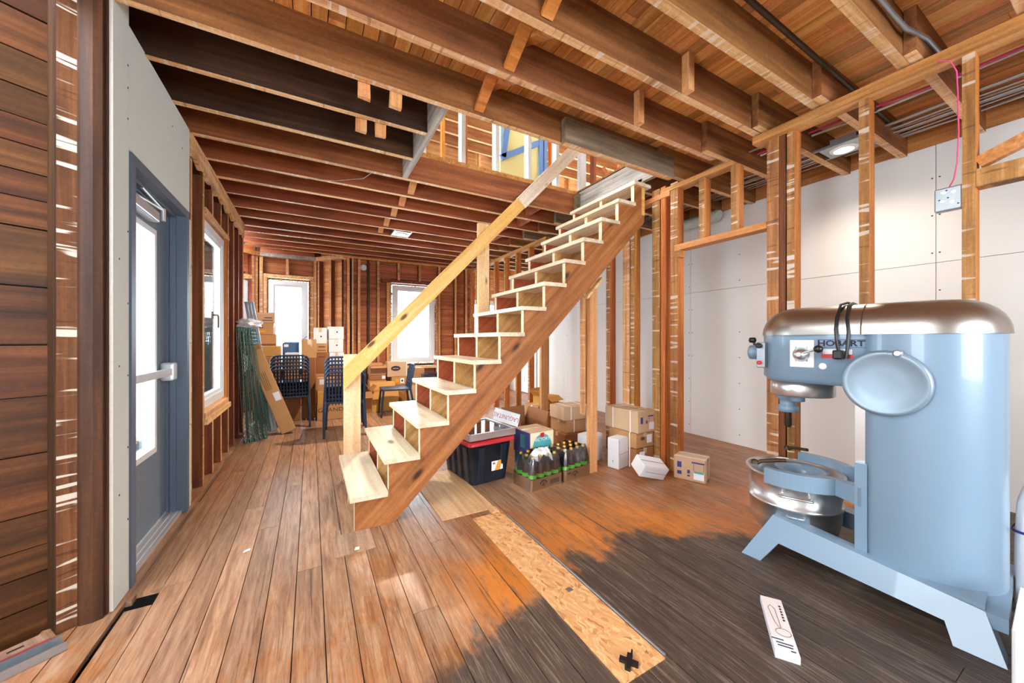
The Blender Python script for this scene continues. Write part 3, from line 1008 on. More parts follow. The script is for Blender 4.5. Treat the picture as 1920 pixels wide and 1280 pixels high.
piece('top_plate', (2.94, 2.25, 2.58), (3.04, 4.3, 2.625), M['plate'], part)
piece('top_plate', (2.94, 4.3, 2.66), (3.04, 7.25, 2.71), M['plate'], part)
piece('opening_header', (2.95, 3.50, 2.28), (3.04, 4.35, 2.33), M['plate'], part)
for y0 in (3.62, 3.9, 4.15):
    pst(y0, 0.045, 2.33, 2.58)
beam('diagonal_brace', (3.0, 0.46, 2.13), (3.0, -0.1, 2.36), 0.045, 0.06, M['plate'], part)
piece('fire_block', (2.955, 0.105, 2.0), (3.04, 0.46, 2.09), M['stud_lath'], part)
piece('fire_block', (2.955, -0.25, 2.0), (3.04, 0.06, 2.09), M['stud_lath'], part)

# ================================================================ UPPER STOREY seen through the stair opening
upper = struct('wall_upper')
sheath(upper, (-0.9, 7.3), (6.4, 7.3), 3.03, 5.5, M['sheath_gold'], 0.2)
Fu = wall_frame((-0.9, 7.25), (6.4, 7.25))
studs(upper, Fu, [(0.41 * i, 0.045, 3.03, 5.5) for i in range(18)], [M['stud_gold'], M['stud_edge']])
sheath(upper, (6.4, 7.3), (6.4, 0.5), 3.03, 5.5, M['sheath_gold'], 0.2, off=0.0)
for i, xx in enumerate((0.96, 1.38, 1.78, 2.20, 2.60)):
    piece('guard_stud', (xx, 3.57, 3.045), (xx + 0.045, 3.66, 4.6), M['pine_daylit'], upper)
piece('guard_plate', (0.9, 3.57, 4.6), (2.7, 3.66, 4.645), M['pine_daylit'], upper)
for (xx, yy, m) in ((2.55, 5.0, 'stud_gold'), (2.75, 5.0, 'stud_gold'), (2.98, 5.0, 'stud_gold'), (2.98, 4.6, 'sheath_red'), (3.25, 4.6, 'stud_gold'), (3.85, 4.3, 'stud_red'), (1.9, 5.8, 'stud_gold'), (2.3, 5.8, 'stud_gold')):
    piece('inner_stud', (xx, yy, 3.03), (xx + 0.05, yy + 0.09, 5.25), M[m], upper)
beam('diagonal_brace', (2.2, 4.98, 3.6), (3.25, 4.98, 4.9), 0.04, 0.09, M['fir_post'], upper)
beam('diagonal_brace', (4.3, 4.9, 3.2), (5.6, 4.9, 4.4), 0.04, 0.09, M['fir_post'], upper)
beam('diagonal_brace', (5.3, 4.7, 3.2), (4.4, 4.7, 4.2), 0.04, 0.09, M['stud_red'], upper)
beam('diagonal_brace', (4.9, 4.4, 3.2), (6.1, 4.4, 4.0), 0.04, 0.12, M['fir_post'], upper)
for a, b in (((-0.98, 0.4, 3.03), (-0.93, 2.9, 5.5)), ((-0.98, 6.1, 3.03), (-0.93, 7.3, 5.5)), ((-0.98, 2.9, 3.03), (-0.93, 6.1, 3.45)), ((-0.98, 2.9, 5.15), (-0.93, 6.1, 5.5)), ((-0.98, 0.35, 3.03), (6.4, 0.4, 5.5))):
    piece('upper_light_baffle', a, b, M['drywall'], upper)  # unseen walls added to cut the sky light entering upstairs
ceil2 = struct('ceiling_upper')
x = -0.95
while x < 6.45:
    piece('roof_deck_plank', (x, 0.4, 5.5), (x + 0.116, 7.4, 5.52), M['subfloor_hi'], ceil2)
    x += 0.12
y = 0.6
while y < 7.3:
    piece('rafter', (-0.9, y, 5.27), (6.4, y + 0.05, 5.495), [M['joist_near'], M['joist_edge']], ceil2, [0, 0, 0, 0, 1, 0])
    y += 0.41

# ================================================================ STAIRCASE (climbs to the right, three sawn stringers)
stair = thing('staircase', 'open-riser timber staircase with sawtooth stringers climbing to the upper floor', 'staircase', (0.24, 2.95, 0))
SI = Matrix.Translation((-0.24, -2.95, 0))
RUN, RISE = 0.2095, 0.2115
X0, Z0, TT = 0.213, 0.226, 0.032
NT_ = 13


def stringer(y0, y1, mat, first=0):
    mb = MB()
    pts = [(0.243, 0.0), (0.49, 0.0), (2.90, 2.395), (2.90, 2.76 + 0.02)]
    xs = 0.243 + RUN * (NT_)
    top = []
    for k in range(NT_):
        zt = Z0 + RISE * k - TT
        xa = X0 + RUN * k + 0.03
        xb = X0 + RUN * (k + 1) + 0.03
        top.append((xa, zt))
        top.append((min(xb, 2.90), zt))
    top.append((2.90, Z0 + RISE * NT_ - TT - 0.02))
    # polygon in XZ, built as strips so the sawtooth stays clean
    poly = [(0.243, 0.0), (0.49, 0.0), (2.90, 2.395)] + [p for p in reversed(top)]
    # extrude along Y
    n = len(poly)
    vs = [(x, y0, z) for x, z in poly] + [(x, y1, z) for x, z in poly]
    fs = [tuple(range(n)), tuple(range(2 * n - 1, n - 1, -1))]
    ms = [0, 0]
    for i in range(n):
        j = (i + 1) % n
        fs.append((j, i, n + i, n + j))
        ms.append(0 if i in (0, 1) else 1)
    mb.add(vs, fs, ms)
    return build('stringer', mb, [mat, M['cut']], stair, SI)


# diagonal grain for the stringers comes from a rotated copy of the coordinates
def diag(name, cols, **kw):
    m = wood(name, cols, 'X', **kw)
    nt = m.node_tree
    tc = [n for n in nt.nodes if n.type == 'TEX_COORD'][0]
    mp = nt.nodes.new('ShaderNodeMapping')
    mp.inputs['Rotation'].default_value = (0, math.radians(44), 0)
    links = [l for l in nt.links if l.from_node == tc]
    to = [l.to_socket for l in links]
    for l in links:
        nt.links.remove(l)
    nt.links.new(tc.outputs['Object'], mp.inputs[0])
    for s in to:
        nt.links.new(mp.outputs[0], s)
    return m


stringer(2.505, 2.545, diag('fir_stringer_near', ((122, 70, 34), (162, 98, 54), (190, 128, 80)), rough=0.5, var=0.05, knots=1.6, freq=0.9))
stringer(2.95, 2.99, diag('pine_stringer_middle', ((176, 122, 70), (210, 158, 100), (226, 184, 132)), rough=0.5, var=0.05, knots=1.6))
stringer(3.41, 3.45, diag('fir_stringer_far', ((140, 70, 38), (168, 92, 54), (192, 120, 78)), rough=0.5, var=0.05))
for k in range(NT_):
    zt = Z0 + RISE * k
    xa = X0 + RUN * k
    mb = MB().box((xa, 2.475, zt - TT), (xa + 0.232, 3.468, zt), 0, None, 0.0015)
    build('tread', mb, M['pine_y'], stair, SI)
# rail and its posts along the far side
piece_ = lambda name, a, b, mat: build(name, MB().box(a, b), mat, stair, SI)
piece_('newel_post', (0.250, 3.475, 0.0), (0.388, 3.513, 1.098), M['pine_z'])
piece_('rail_post', (1.530, 3.475, 1.44), (1.655, 3.513, 2.45), M['pine_z'])
piece_('rail_post', (2.875, 3.475, 3.02), (2.985, 3.513, 3.62), M['pine_daylit'])
_rs = 1.04
_rl = [(0.247, 0.79), (0.247, 0.975), (1.98, 0.975 + _rs * 1.733), (2.085, 0.79 + _rs * 1.838)]
build('handrail', MB().prism(_rl, -3.474, -3.436, 0, Matrix(((1, 0, 0, 0), (0, 0, -1, 0), (0, 1, 0, 0), (0, 0, 0, 1)))), diag('warm_pine_handrail', ((200, 142, 76), (226, 174, 102), (238, 198, 132)), var=0.05, dirt=0.1, knots=2.0, freq=0.8), stair, SI)
beam('handrail_extension', (2.032 - 0.24, 3.455 - 2.95, 2.737), (2.95 - 0.24, 3.455 - 2.95, 3.69), 0.038, 0.14, M['pine_pale'], stair)
piece_('stringer_cleat', (2.86, 2.50, 2.46), (2.90, 2.55, 2.82), M['pine_warm'])
# props under the stringers
piece_('prop', (2.235, 2.553, 0.0), (2.325, 2.595, 1.80), M['fir_post'])
piece_('prop', (2.16, 2.553, 0.55), (2.185, 2.60, 1.62), M['stud_edge'])
piece_('prop', (2.27, 3.40, 0.0), (2.36, 3.44, 1.80), M['fir_post'])
beam('prop_cleat', (2.17 - 0.24, 2.53 - 2.95, 1.60), (2.36 - 0.24, 2.53 - 2.95, 1.80), 0.05, 0.02, M['plate_rough'], stair)

# ================================================================ FLOOR MIXER
MX = thing('floor_mixer', 'large blue-grey floor-standing dough mixer with steel bowl and domed metal top', 'mixer', (2.574, 0.765, 0), math.radians(5.5))
M['enamel'] = plain('blue_grey_enamel', (124, 148, 168), 0.34, 0.0, 0.5, noise=0.02, coat=0.25)
M['hood'] = plain('satin_aluminium_hood', (178, 174, 168), 0.33, 1.0, noise=0.06, scale=14)
M['rough_cast'] = plain('worn_cast_top', (136, 154, 168), 0.42, 0.35, noise=0.1)


def stad(w, y0, y1, n=12, e=1.0, yf=None):
    """plan outline: half width w, rounded ends at y0 (rear) and y1 (front)"""
    pts = []
    r = w * e
    rf = w * (yf if yf else e)
    for i in range(n + 1):
        a = PI + PI * i / n
        pts.append((w * math.cos(a), y0 + r + r * math.sin(a)))
    for i in range(n + 1):
        a = PI * i / n
        pts.append((w * math.cos(a), y1 - rf + rf * math.sin(a)))
    return pts


def ring(o, z):
    return [(x, y, z) for x, y in o]


# column
mb = MB()
col_o = [(-0.235, -0.045), (0.235, -0.045)]
o = []
for i in range(15):
    a = PI + PI * i / 14
    o.append((0.24 * math.cos(a), -0.225 + 0.225 * math.sin(a)))
o += [(0.24, -0.075), (0.215, -0.04), (-0.215, -0.04), (-0.24, -0.075)]
mb.loft([ring(o, 0.13), ring(o, 1.254)], 0, None, True)
column = build('column', mb, M['enamel'], MX)
build('service_sticker', MB().box((-0.2, 0, 0), (-0.19, 0.001, 0.001)), M['ink'], column) if False else None
# gearbox head in front of the column
mb = MB()
ho = stad(0.225, -0.10, 0.455, 12, 0.3, 0.75)
hi = stad(0.19, -0.10, 0.43, 12, 0.3, 0.75)
mb.loft([ring(hi, 0.985), ring(ho, 1.01), ring(ho, 1.254)], 0, None, True)
head = build('gear_head', mb, M['enamel'], MX)
# domed hood
mb = MB()
rings = []
for i in range(9):
    t = i / 8 * PI / 2
    d = 0.145 * (1 - math.cos(t))
    rings.append(ring(stad(0.246 - d, -0.462 + d * 1.0, 0.462 - d * 1.1, 14, 0.95, 0.85), 1.256 + 0.150 * math.sin(t)))
rings.insert(0, ring(stad(0.246, -0.462, 0.462, 14, 0.95, 0.85), 1.25))
mb.loft(rings, 0, None, True)
hood = build('hood', mb, M['hood'], MX)
mb = MB()
for s in (0.247,):
    pass
# joint band across the hood
bd = []
for i in range(13):
    a = PI * i / 12
    bd.append((-0.2475 * math.cos(a) if abs(math.cos(a)) < 0.999 else -0.2475 * math.cos(a), -0.03, 1.25 + (0.158 * math.sin(a) if True else 0)))
build('hood_joint', MB().tube([(-0.2465, -0.03, 1.25), (-0.2455, -0.03, 1.29), (-0.225, -0.03, 1.34), (-0.17, -0.03, 1.392), (-0.10, -0.03, 1.407), (0.10, -0.03, 1.407), (0.17, -0.03, 1.392), (0.225, -0.03, 1.34), (0.2465, -0.03, 1.25)], 0.0025, 6), M['iron'], hood)
# planetary
T = Matrix.Translation((-0.005, 0.275, 0))
build('planetary_ring', MB().lathe([(0.145, 0.985), (0.152, 0.98), (0.152, 0.905), (0.146, 0.898), (0.03, 0.895)], 36, 0, T), M['steel'], MX)
T2 = Matrix.Translation((-0.03, 0.335, 0))
ag = build('agitator_shaft', MB().lathe([(0.058, 0.898), (0.058, 0.872), (0.044, 0.868), (0.040, 0.835), (0.052, 0.828), (0.052, 0.795), (0.022, 0.790)], 24, 0, T2), M['enamel'], MX)
build('shaft_tip', MB().lathe([(0.018, 0.795), (0.019, 0.71), (0.012, 0.70)], 16, 0, T2), M['iron'], ag)
build('shaft_boss', MB().lathe([(0.035, 0.90), (0.035, 0.87), (0.02, 0.866)], 20, 0, Matrix.Translation((-0.09, 0.27, 0))), M['enamel'], MX)
# speed plate and lever on the near side
pl = rounded((-0.232, 0.155, 1.075), (-0.2255, 0.262, 1.222), 0.004, mats=M['white'], name='speed_plate', parent=MX)
SX = Matrix(((0, 0, -1, -0.2325), (-1, 0, 0, 0.0), (0, 1, 0, 0), (0, 0, 0, 1)))   # text on the near (-x) side


def side_text(name, s, size, y, z, mat, parent, x=-0.2325, sx=1.0, ext=0.0004, bold=0.0):
    Mx = SX.copy()
    Mx[0][3] = x
    Mx[1][3] = y
    Mx[2][3] = z
    return text(name, s, size, mat, parent, Mx, ext, sx, bold)


for i, (yy, zz) in enumerate(((0.233, 1.18), (0.185, 1.18), (0.243, 1.145), (0.233, 1.11), (0.185, 1.11))):
    side_text('speed_number', '23014'[i], 0.016, yy, zz, M['ink'], pl)
side_text('speed_number', '- - - -', 0.014, 0.208, 1.208, M['ink'], pl)
kb = build('speed_knob', MB().lathe([(0.038, 0), (0.038, 0.012), (0.03, 0.02), (0.022, 0.045), (0.012, 0.05)], 20, 0, Matrix.Translation((-0.232, 0.208, 1.145)) @ Matrix.Rotation(-PI / 2, 4, 'Y')), M['steel'], MX)
build('lever', MB().tube([(-0.27, 0.205, 1.147), (-0.285, 0.135, 1.172)], 0.006, 8), M['steel'], kb)
build('lever_ball', MB().lathe([(0.004, -0.02), (0.017, -0.012), (0.021, 0), (0.017, 0.012), (0.004, 0.02)], 16, 0, Matrix.Translation((-0.287, 0.122, 1.176))), M['black'], kb)
nm = build('maker_plate', MB().box((-0.2268, -0.045, 1.184), (-0.2255, 0.14, 1.186)).box((-0.2268, -0.045, 1.222), (-0.2255, 0.14, 1.2245)).box((-0.2268, 0.136, 1.186), (-0.2255, 0.14, 1.222)), M['ink_blue'], MX)
side_text('maker_lettering', 'HOBART', 0.040, 0.05, 1.204, M['ink'], nm, -0.2262, 1.15, 0.0008, 0.0011)
wl = build('warning_label', MB().box((-0.2268, 0.0, 1.128), (-0.2255, 0.125, 1.148)), M['red'], MX)
build('warning_label_text', MB().box((-0.2268, 0.005, 1.150), (-0.2255, 0.12, 1.175)), M['white'], wl)
build('badge', MB().lathe([(0.017, 0), (0.015, 0.003), (0.002, 0.004)], 18, 0, Matrix.Translation((-0.2255, 0.12, 1.085)) @ Matrix.Rotation(-PI / 2, 4, 'Y')), M['white'], MX)
# attachment hub and switch on the nose
hub = build('attachment_hub', MB().lathe([(0.036, -0.03), (0.036, 0.045), (0.044, 0.05), (0.044, 0.085), (0.036, 0.09), (0.01, 0.09)], 20, 0, Matrix.Translation((-0.06, 0.44, 1.145)) @ Matrix.Rotation(-PI / 2, 4, 'X')), M['enamel'], MX)
build('hub_thumbscrew', MB().tube([(-0.06, 0.50, 1.185), (-0.06, 0.51, 1.215)], 0.008, 8).lathe([(0.006, -0.02), (0.017, -0.014), (0.017, 0.014), (0.006, 0.02)], 12, 0, Matrix.Translation((-0.06, 0.515, 1.222)) @ Matrix.Rotation(PI / 2, 4, 'X')), M['black'], hub)
sw = rounded((-0.205, 0.375, 1.06), (-0.165, 0.42, 1.21), 0.005, mats=M['galv'], name='switch_plate', parent=MX, mat=Matrix.Translation((-0.02, 0.01, 0)))
build('start_button', MB().lathe([(0.014, 0), (0.016, 0.02), (0.01, 0.024)], 14, 0, Matrix.Translation((-0.205, 0.40, 1.19)) @ Matrix.Rotation(-PI / 2, 4, 'Y')), M['black'], sw)
build('stop_button', MB().lathe([(0.011, 0), (0.012, 0.014), (0.008, 0.018)], 14, 0, Matrix.Translation((-0.205, 0.40, 1.09)) @ Matrix.Rotation(-PI / 2, 4, 'Y')), M['red'], sw)
# big round cover on the near side
cv = Matrix.Translation((-0.245, -0.115, 1.022)) @ Matrix.Rotation(-PI / 2, 4, 'Y')
disc = build('side_cover', MB().lathe([(0.150, 0.0), (0.152, 0.018), (0.146, 0.030), (0.135, 0.033), (0.125, 0.027), (0.07, 0.022), (0.01, 0.020)], 44, 0, cv), M['rough_cast'], MX)
build('cover_screw', MB().lathe([(0.016, 0), (0.016, 0.03), (0.01, 0.036)], 14, 0, Matrix.Translation((-0.262, -0.16, 1.162)) @ Matrix.Rotation(-PI / 2, 4, 'Y')), M['steel'], disc)
# bowl slide on the column front
for sg in (-1, 1):
    build('bowl_slide', MB().box((min(sg * 0.20, sg * 0.165), -0.045, 0.24), (max(sg * 0.20, sg * 0.165), 0.0, 0.98)), M['steel'], MX)
for sg in (-1, 1):
    build('slide_apron', MB().box((min(sg * 0.232, sg * 0.18), -0.05, 0.15), (max(sg * 0.232, sg * 0.18), -0.005, 0.62)), M['enamel'], MX)
# bowl support yoke: two arms around the bowl
BC = (-0.01, 0.315)


def arm(sgn, a0, a1):
    mb = MB()
    ring_in, ring_out = 0.235, 0.285
    n = 12
    rings = []
    rings.append([(sgn * 0.16, -0.03, 0.41), (sgn * 0.24, -0.03, 0.41), (sgn * 0.24, -0.03, 0.50), (sgn * 0.16, -0.03, 0.50)])
    for i in range(n + 1):
        a = math.radians(a0 + (a1 - a0) * i / n)
        k = 0.05 * (1 - 0.3 * i / n)
        ci, co = math.cos(a), math.sin(a)
        rings.append([(BC[0] + sgn * ring_in * co, BC[1] + ring_in * ci, 0.495 - 0.085), (BC[0] + sgn * (ring_in + k) * co, BC[1] + (ring_in + k) * ci, 0.495 - 0.085), (BC[0] + sgn * (ring_in + k) * co, BC[1] + (ring_in + k) * ci, 0.495), (BC[0] + sgn * ring_in * co, BC[1] + ring_in * ci, 0.495)])
    if sgn > 0:
        rings = [list(reversed(r)) for r in rings]
    mb.loft(rings, 0, None, False)
    return build('bowl_arm', mb, M['enamel'], MX)


an = arm(-1, 145, 78)
af = arm(1, 145, 78)
for sg, p in ((-1, an), (1, af)):
    build('bowl_clamp', MB().tube([(sg * 0.24, 0.42, 0.497), (sg * 0.235, 0.40, 0.515), (sg * 0.17, 0.30, 0.535)], 0.010, 8).lathe([(0.02, 0), (0.018, 0.02), (0.006, 0.026)], 12, 0, Matrix.Translation((sg * 0.245, 0.43, 0.495))), M['iron'], p)
# base frame: two sloping side rails with splayed feet
for sg in (-1, 1):
    prof = [(0.450, 0.0), (0.355, 0.0), (0.285, 0.112), (-0.30, 0.072), (-0.325, 0.0), (-0.455, 0.0), (-0.40, 0.155), (0.33, 0.236)]
    mb = MB()
    vs = []
    for z_in, xx in ((0, 0), (1, 1)):
        for (yy, zz) in prof:
            xo = 0.365 - 0.10 * (zz / 0.236)
            vs.append((sg * (xo if xx == 0 else xo - 0.085), yy, zz))
    n = len(prof)
    fs = [(0, 1, 2, 7), (2, 3, 6, 7), (3, 4, 5, 6)]
    fs2 = [tuple(n + i for i in reversed(f)) for f in fs]
    sidef = [(i, n + i, n + (i + 1) % n, (i + 1) % n) for i in range(n)]
    allf = fs + fs2 + sidef
    if sg > 0:
        allf = [tuple(reversed(f)) for f in allf]
    mb.add(vs, allf)
    build('base_rail', mb, M['enamel'], MX)
build('base_plate', MB().prism([(-0.29, -0.40), (0.29, -0.40), (0.29, 0.0), (-0.29, 0.0)], 0.115, 0.175), M['enamel'], MX)
build('base_rear', MB().box((-0.30, -0.455, 0.10), (0.30, -0.395, 0.155)), M['enamel'], MX)
# power cord looped over the hood with its plug hanging on the near side
cp = [(-0.02, 0.04, 1.409), (-0.10, 0.05, 1.418), (-0.17, 0.06, 1.405), (-0.232, 0.062, 1.34), (-0.262, 0.060, 1.28), (-0.262, 0.056, 1.21), (-0.255, 0.05, 1.165)]
cd = build('power_cord', MB().tube(cp, 0.0065, 8).tube([(-0.02, 0.03, 1.409), (-0.10, 0.03, 1.414), (-0.18, 0.028, 1.396), (-0.238, 0.022, 1.33), (-0.258, 0.012, 1.26), (-0.258, 0.016, 1.18), (-0.262, 0.02, 1.13)], 0.0065, 8), M['black'], MX)
rounded((-0.28, 0.028, 1.125), (-0.237, 0.07, 1.172), 0.008, mats=M['black'], name='plug', parent=cd)

# ---------------------------------------------------------------- the bowl sits in the yoke
bw = thing('mixing_bowl', 'brushed steel mixing bowl held in the arms of the mixer', 'bowl', (0, 0, 0))
Rm = MX.matrix_basis @ Matrix.Identity(4)
bw.location = Matrix.Translation(MX.location) @ Matrix.Rotation(math.radians(5.5), 4, 'Z') @ Vector((BC[0], BC[1], 0.055))
bw.rotation_euler = (0, 0, math.radians(5.5))
prof = [(0.02, 0.0), (0.10, 0.004), (0.165, 0.025), (0.205, 0.075), (0.219, 0.14), (0.222, 0.215), (0.231, 0.217), (0.231, 0.232), (0.223, 0.235), (0.226, 0.375), (0.238, 0.38), (0.243, 0.388), (0.238, 0.396), (0.221, 0.39), (0.217, 0.22), (0.21, 0.16), (0.184, 0.09), (0.14, 0.04), (0.08, 0.014), (0.01, 0.012)]
build('shell', MB().lathe(prof, 56), M['steel'], bw)
for a in (math.radians(200), math.radians(20)):
    T = Matrix.Rotation(a, 4, 'Z')
    build('handle', MB().tube([(0.222, -0.07, 0.30), (0.262, -0.07, 0.305), (0.268, -0.06, 0.306), (0.268, 0.06, 0.306), (0.262, 0.07, 0.305), (0.222, 0.07, 0.30)], 0.007, 8, 0, T), M['steel'], bw)
    build('lower_handle', MB().tube([(0.205, -0.04, 0.185), (0.238, -0.036, 0.19), (0.238, 0.036, 0.19), (0.205, 0.04, 0.185)], 0.005, 8, 0, T), M['steel'], bw)
dk = tag(build('dough_hook_guard', MB().lathe([(0.075, 0.0), (0.078, 0.10), (0.095, 0.135), (0.13, 0.15), (0.13, 0.156), (0.09, 0.146), (0.07, 0.11), (0.065, 0.0)], 32), M['enamel']), 'small flared grey funnel standing inside the mixing bowl', 'funnel')
dk.location = bw.location + Vector((0.05, -0.02, 0.24))

# ================================================================ CARTONS
M['card'] = cardboard('brown_cardboard', (190, 142, 96))
M['card_d'] = cardboard('dark_brown_cardboard', (158, 106, 66))
M['card_l'] = cardboard('pale_brown_cardboard', (206, 172, 138))
M['card_y'] = cardboard('golden_cardboard', (204, 152, 82))
M['card_w'] = cardboard('white_cardboard', (232, 232, 236))
M['card_b'] = cardboard('blue_cardboard', (70, 104, 140))
M['card_t'] = cardboard('teal_cardboard', (40, 120, 130))
M['tape'] = plain('clear_packing_tape', (206, 182, 148), 0.2, spec=0.6)
M['strap'] = plain('white_plastic_strap', (238, 236, 234), 0.4)
M['label'] = plain('white_paper_label', (240, 242, 246), 0.6)
M['teal'] = plain('teal_print', (78, 168, 170), 0.7)
M['cream'] = plain('cream_print', (238, 228, 190), 0.7)
M['orange'] = plain('orange_print', (240, 164, 40), 0.7)


def carton(label, cx, cy, z0, sx, sy, sz, rz=0.0, mat='card', group='cartons stacked by the bay window', tape=True, straps=(), marks=(), opened=False, tilt=None, flaps=(), name='carton', cat='box', dot=None, seam='x'):
    """a shipping carton: shell, top flaps meeting at a seam, tape, straps and printed marks"""
    root = thing(name, label, cat, (cx, cy, z0), math.radians(rz), group)
    if tilt:
        root.rotation_euler = (math.radians(tilt[0]), math.radians(tilt[1]), math.radians(rz))
    m = M[mat]
    hx, hy = sx / 2, sy / 2
    if not opened:
        rounded((-hx, -hy, 0), (hx, hy, sz - 0.005), min(0.008, sz * 0.08), mats=m, name='shell', parent=root)
        g = 0.0015
        if seam == 'x':
            fl = (((-hx + 0.003, -hy + 0.003), (hx - 0.003, -g)), ((-hx + 0.003, g), (hx - 0.003, hy - 0.003)))
        else:
            fl = (((-hx + 0.003, -hy + 0.003), (-g, hy - 0.003)), ((g, -hy + 0.003), (hx - 0.003, hy - 0.003)))
        for (a, b) in fl:
            build('flap', MB().box((a[0], a[1], sz - 0.0055), (b[0], b[1], sz - 0.001)), m, root)
        if tape:
            tb = MB()
            if seam == 'x':
                tb.box((-hx - 0.0008, -0.022, sz - 0.001), (hx + 0.0008, 0.022, sz)).box((-hx - 0.0012, -0.022, sz * 0.72), (-hx, 0.022, sz)).box((hx, -0.022, sz * 0.72), (hx + 0.0012, 0.022, sz))
            else:
                tb.box((-0.022, -hy - 0.0008, sz - 0.001), (0.022, hy + 0.0008, sz)).box((-0.022, -hy - 0.0012, sz * 0.72), (0.022, -hy, sz)).box((-0.022, hy, sz * 0.72), (0.022, hy + 0.0012, sz))
            build('tape', tb, M['tape'], root)
    else:
        w = 0.005
        mb = MB().box((-hx, -hy, 0), (hx, hy, w)).box((-hx, -hy, w), (hx, -hy + w, sz)).box((-hx, hy - w, w), (hx, hy, sz)).box((-hx, -hy + w, w), (-hx + w, hy - w, sz)).box((hx - w, -hy + w, w), (hx, hy - w, sz))
        build('shell', mb, m, root)
        for (side, ang, ln) in flaps:
            a = math.radians(ang)
            if side in 'fb':
                mb = MB().box((-hx + 0.004, 0, -0.002), (hx - 0.004, ln, 0.002))
                T = Matrix.Translation((0, (-hy if side == 'f' else hy), sz)) @ (Matrix.Rotation(PI, 4, 'Z') if side == 'f' else Matrix.Identity(4)) @ Matrix.Rotation(a, 4, 'X')
            else:
                mb = MB().box((-hy + 0.004, 0, -0.002), (hy - 0.004, ln, 0.002))
                T = Matrix.Translation(((-hx if side == 'l' else hx), 0, sz)) @ Matrix.Rotation(PI / 2 if side == 'l' else -PI / 2, 4, 'Z') @ Matrix.Rotation(a, 4, 'X')
            build('flap', mb, m, root, T)
    for s in straps:
        e = 0.0015
        mb = MB()
        if s[0] == 'x':       # strap lies across x: runs round in the y-z plane at x = s[1]
            x = s[1]
            mb.box((x - 0.006, -hy - e, -0.0 + 0.001), (x + 0.006, -hy, sz + e)).box((x - 0.006, hy, 0.001), (x + 0.006, hy + e, sz + e)).box((x - 0.006, -hy, sz), (x + 0.006, hy, sz + e))
        else:
            y = s[1]
            mb.box((-hx - e, y - 0.006, 0.001), (-hx, y + 0.006, sz + e)).box((hx, y - 0.006, 0.001), (hx + e, y + 0.006, sz + e)).box((-hx, y - 0.006, sz), (hx, y + 0.006, sz + e))
        build('strap', mb, M['strap'], root)
    for (face, u, v, w, h, mm) in marks:
        e = 0.0016
        if face == 'f':
            a, b = (u - w / 2, -hy - e, v - h / 2), (u + w / 2, -hy + 0.001, v + h / 2)
        elif face == 'l':
            a, b = (-hx - e, u - w / 2, v - h / 2), (-hx + 0.001, u + w / 2, v + h / 2)
        elif face == 't':
            a, b = (u - w / 2, v - h / 2, sz - 0.001), (u + w / 2, v + h / 2, sz + e)
        else:
            a, b = (hx - 0.001, u - w / 2, v - h / 2), (hx + e, u + w / 2, v + h / 2)
        build('printed_mark', MB().box(a, b), M[mm], root)
    return root


def front_text(root, s, size, x, z, hy, mat='ink', sx=1.0):
    return text('lettering', s, size, M[mat], root, Matrix(((1, 0, 0, x), (0, 0, -1, -hy - 0.0012), (0, 1, 0, z), (0, 0, 0, 1))), 0.0004, sx)


WG = 'white cartons beside the bay window'
# --- left column by the small bay window
lines = lambda z: (('f', 0.06, z + 0.04, 0.10, 0.014, 'ink_brown'), ('f', 0.05, z, 0.13, 0.012, 'ink_brown'))
BL = 'cartons in the column left of the bay window'
carton('flat pale carton with brown printed lines, topmost of the column left of the bay window', -0.64, 6.85, 1.49, 0.28, 0.28, 0.16, 2, 'card_l', BL, marks=lines(0.04))
carton('carton second from the top of the column left of the bay window', -0.635, 6.85, 1.31, 0.25, 0.27, 0.18, -2, 'card', BL, marks=(('f', -0.04, 0.11, 0.07, 0.02, 'ink_brown'), ('f', -0.02, 0.05, 0.10, 0.03, 'orange')))
carton('carton third from the top of the column left of the bay window', -0.60, 6.85, 1.16, 0.24, 0.27, 0.15, 1, 'card', BL)
carton('carton fourth from the top of the column left of the bay window', -0.62, 6.86, 0.78, 0.28, 0.27, 0.38, 0, 'card_d', BL)
carton('carton second from the floor in the column left of the bay window', -0.62, 6.86, 0.40, 0.28, 0.27, 0.38, 2, 'card', BL)
carton('carton on the floor under the column left of the bay window', -0.62, 6.86, 0.0, 0.29, 0.28, 0.40, 0, 'card_d', BL)
BM = 'cartons behind the stacked chairs'
carton('wide low carton at the head of the stack just left of the blue carton', -0.535, 6.55, 0.98, 0.27, 0.26, 0.16, 0, 'card_y', BM)
carton('tall carton under the wide low carton behind the green shelves', -0.535, 6.55, 0.49, 0.26, 0.26, 0.49, 0, 'card', BM)
carton('floor carton under the wide low carton behind the green shelves', -0.535, 6.55, 0.0, 0.26, 0.26, 0.49, 0, 'card_d', BM)
carton('blue carton with one flap raised in front of the bay window', -0.275, 6.71, 0.97, 0.22, 0.25, 0.21, 0, 'card_b', BM, opened=True, flaps=(('r', 45, 0.15), ('b', 10, 0.10)), marks=(('f', -0.06, 0.17, 0.06, 0.04, 'label'),))
carton('carton directly under the blue carton', -0.275, 6.71, 0.49, 0.23, 0.25, 0.48, 0, 'card_d', BM)
carton('floor carton two below the blue carton', -0.275, 6.71, 0.0, 0.23, 0.25, 0.49, 0, 'card', BM)
carton('thin white carton lying in front of the blue carton', -0.245, 6.48, 0.95, 0.19, 0.16, 0.085, 0, 'card_w', BM)
carton('brown carton under the thin white carton', -0.245, 6.48, 0.48, 0.19, 0.17, 0.47, 0, 'card', BM)
carton('floor carton two below the thin white carton', -0.245, 6.48, 0.0, 0.20, 0.17, 0.48, 0, 'card_d', BM)
carton('tall brown carton with a torn tape end between the blue carton and the white cartons', -0.03, 6.63, 0.94, 0.20, 0.26, 0.30, 3, 'card', BM, seam='y', marks=(('f', 0.03, 0.23, 0.012, 0.09, 'tape'),))
